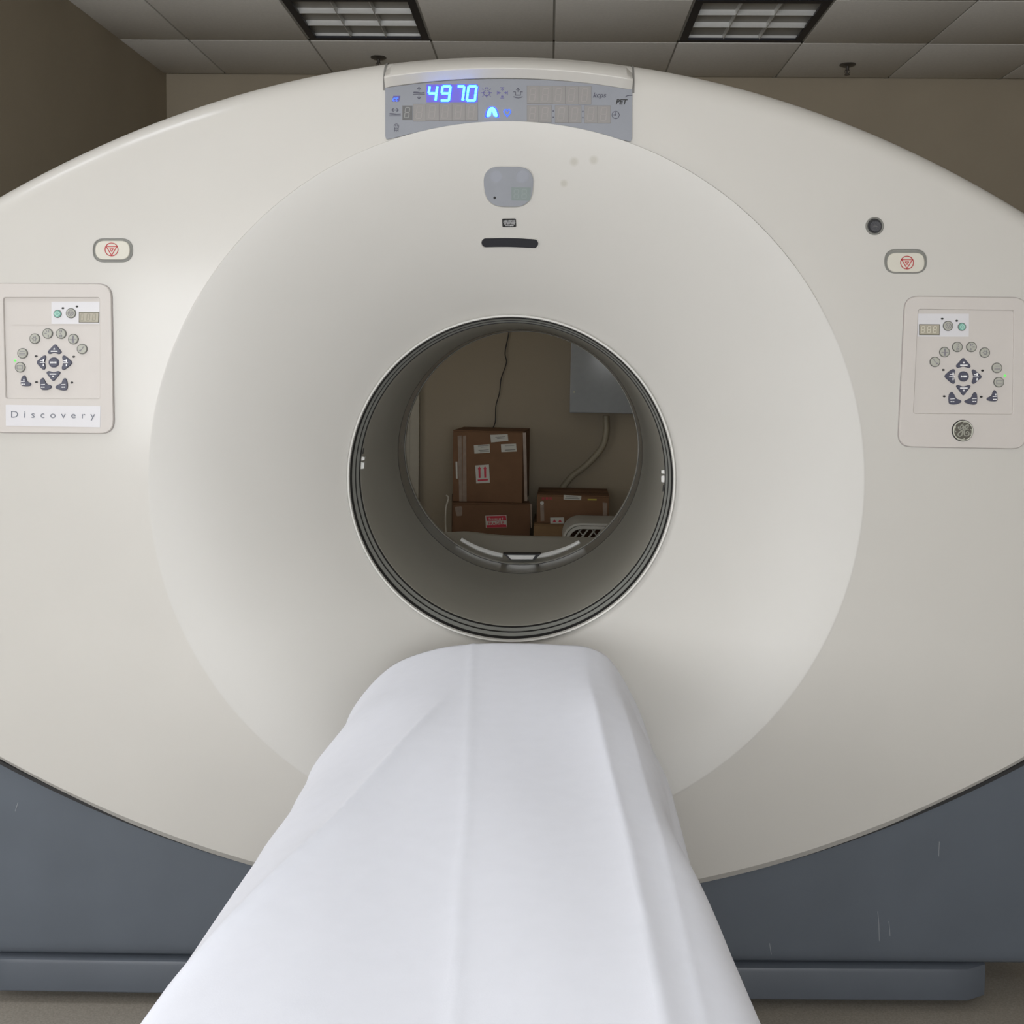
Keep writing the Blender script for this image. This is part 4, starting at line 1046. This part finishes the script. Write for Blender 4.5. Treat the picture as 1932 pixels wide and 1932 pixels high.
on_box(bb, hy, 'tape_strip', [TAPE], lambda mb, P: plate(mb, [(986.5, 816.5), (992.5, 816.0), (995.0, 945), (989.5, 945)], P, -0.001, 0.001))
on_box(bb, hy, 'tape_strip', [PAPER], lambda mb, P: plate(mb, [(859.5, 871), (863, 871), (863.6, 903), (860.3, 903)], P, -0.001, 0.001))
# right stack
tx0, tzt = fx(1005, 989, 3.12); tx1 = tx0 + 0.40
tb, hx, hy, hz = carton('cardboard_box', 'plain tan cardboard box beneath the box with the taped top label', tx0 + 0.006, tx1, 3.12, 3.52, ZF, tzt - 0.001, CARD3, 0.0)
rx0, _ = fx(1014, 950, 3.16); rx1, rzt = fx(1151, 936, 3.16)
rb_, hx, hy, hz = carton('cardboard_box', 'brown cardboard box with a taped paper label at its top edge', rx0, rx1, 3.16, 3.50, tzt, rzt, CARD, -0.02)
on_box(rb_, hy, 'paper_label', [PAPER, PAPERP], f_lab([(1063.5, 933.8), (1097, 935.4), (1096.2, 943.6), (1063.4, 942.4)], [((1066, 940), (1093, 941), 1.2), ((1068, 937), (1090, 938), 0.9)]))
on_box(rb_, hy, 'red_print', [REDL], lambda mb, P: [stroke(mb, [(1023 + k * 2.6, 938.4), (1023 + k * 2.6, 942.4)], 1.2, P, -0.001, 0.0012) for k in range(8)])
on_box(rb_, hy, 'yellow_print', [YELL], lambda mb, P: stroke(mb, [(1109.5, 942.6), (1125, 942.8)], 2.6, P, -0.001, 0.0012))
def f_tri(mb, P):
    plate(mb, q4(1038, 976.5, 1064, 988, 0.4), P, -0.001, 0.0012, 0)
    for ox in (0, 10.4): plate(mb, [(1042.6 + ox, 985), (1046 + ox, 979.5), (1049.8 + ox, 985)], P, 0.0, 0.0018, 1)
on_box(rb_, hy, 'arrow_label', [PAPER, REDL], f_tri)
on_box(rb_, hy, 'tape_strip', [TAPE], lambda mb, P: plate(mb, [(1019, 946), (1026, 945.5), (1027, 983), (1020, 983.5)], P, -0.001, 0.001))
on_box(rb_, hy, 'tape_strip', [TAPE], lambda mb, P: plate(mb, [(1137, 948), (1145.5, 949), (1145, 976), (1138, 976)], P, -0.001, 0.001))
on_box(rb_, hy, 'round_dot', [PAPER], lambda mb, P: plate(mb, circ((1022.6, 949), 3.4, 16), P, -0.001, 0.0014))
# white basket with lattice front
BY = 2.80
bx0, _ = fx(1061, 1010, BY); _, bzt = fx(1090, 986.5, BY)
bk = tag(empty('storage_crate', (bx0, BY, ZF)), 'white plastic lattice crate standing on its side before the tan cardboard box', 'crate')
def rrect(x0, z0, x1, z1, r, n=8):
    out = []
    for cx, cz, a0 in ((x1 - r, z1 - r, 0), (x0 + r, z1 - r, 1), (x0 + r, z0 + r, 2), (x1 - r, z0 + r, 3)):
        for k in range(n + 1):
            a = (a0 + k / n) * math.pi / 2; out.append((cx + r * math.cos(a), cz + r * math.sin(a)))
    return out
CW, CH = 0.46, bzt - ZF
def lay(ins, r, y): return [(x, y, z) for x, z in rrect(ins, ins, CW - ins, CH - ins, r)]
rows = [lay(0.004, 0.085, 0.30), lay(0.0, 0.088, 0.012), lay(0.002, 0.087, 0.002), lay(0.012, 0.078, 0.0), lay(0.014, 0.077, 0.010), lay(0.016, 0.076, 0.004), lay(0.030, 0.064, 0.002), lay(0.032, 0.062, 0.010), lay(0.032, 0.062, 0.030)]
MB().grid(rows, 0, True).build('frame', BASK, bk)
rows = [lay(0.004, 0.085, 0.300), lay(0.004, 0.085, 0.304)]
mb = MB().grid(rows, 0, True); mb.add(rows[0], [list(range(36))]); mb.add(rows[1], [list(range(36))[::-1]]); mb.build('back', CARD2, bk)
mb = MB()
def clip_in(x, z):
    r = 0.062; a = 0.031; cx = min(max(x, a + r), CW - a - r); cz = min(max(z, a + r), CH - a - r)
    return math.hypot(x - cx, z - cz) <= r
def bars(slope, step, wd, y):
    n = int(CW / step) + 30
    for k in range(-30, n):
        ts = [t for t in np.linspace(0, CH, 160) if clip_in(k * step + slope * t, t)]
        if len(ts) < 3: continue
        a, b = ts[0], ts[-1]; mb.tube([(k * step + slope * t, y, t) for t in (a, (a + b) / 2, b)], wd, 6)
bars(0.75, 0.034, 0.0045, 0.018); bars(-0.75, 0.068, 0.0028, 0.014)
o = mb.build('lattice', BASK, bk); tag(o, kind='stuff')

# wall cabinet, conduit, cords
CY = 3.45
cx0, cz0 = fx(1077, 779, CY)
cb = tag(empty('electrical_cabinet', (cx0 + 0.30, YB - 0.010, cz0), -0.03), 'grey enamel electrical cabinet mounted high on the tan back wall', 'cabinet')
MB().box((-0.30, CY - YB + 0.012, 0), (0.30, 0, 0.78), bev=0.004).build('body', CABM, cb)
dr_ = MB().box((-0.299, CY - YB, 0.004), (0.299, CY - YB + 0.011, 0.776), bev=0.003).build('door', CABM, cb)
for sx, sz in ((-0.277, 0.115), (-0.277, 0.66), (0.277, 0.115)):
    MB().lathe([(0.0, 0.0), (-0.004, 0.004), (-0.002, 0.007), (0.001, 0.007)], (sx, CY - YB, sz), 'y', 14).build('screw', CHROME, dr_)
C5 = lambda x, y: (820 + x / 4.025, 620 + y / 4.025)
cp = [C5(1302, 662), C5(1302, 700), C5(1303, 780), C5(1272, 900), C5(1160, 1030), C5(1040, 1125), C5(965, 1220), C5(930, 1290)]
path = [at(*p, 3.64) for p in cat_open(cp, 6)]
path = [tuple(p) for p in path]
end = np.array(path[-1]); path += [tuple(end + np.array([-0.05, 0.0, -0.10])), tuple(end + np.array([-0.06, 0.0, -0.25]))]
cdo = MB().tube(path, 0.0175, 12).build('conduit', CONDM, None); tag(cdo, 'bent cream conduit running down from the grey cabinet', 'pipe')
wp_ = [C5(566, -60), C5(563, 35), C5(535, 180), C5(545, 260), C5(505, 380), C5(492, 490), C5(465, 590), C5(460, 710), C5(430, 780)]
path = [tuple(at(*p, 3.675)) for p in cat_open(wp_, 6)]
end = np.array(path[-1]); path += [tuple(end + np.array([-0.03, -0.01, -0.12])), tuple(end + np.array([-0.04, -0.02, -0.5]))]
start = np.array(path[0]); path = [tuple(start + np.array([0.02, 0, 0.9])), tuple(start + np.array([0.01, 0, 0.4]))] + path
cw = MB().tube(path, 0.0032, 6).build('hanging_cord', CORDM, None); tag(cw, 'thin black cord hanging down the back wall behind the boxes', 'cord')
path = [tuple(at(*p, YBX - 0.06)) for p in cat_open([(842, 934), (846, 940), (841.5, 958), (840.5, 985), (842, 1010), (842, 1060)], 5)]
end = np.array(path[-1]); path += [(end[0] - 0.02, end[1], 0.1), (end[0] - 0.05, end[1], ZF + 0.006), (end[0] - 0.2, end[1] + 0.05, ZF + 0.006)]
cw = MB().tube(path, 0.004, 6).build('loose_cord', CORDW, None); tag(cw, 'pale cord trailing beside the FRAGILE cardboard box', 'cord')
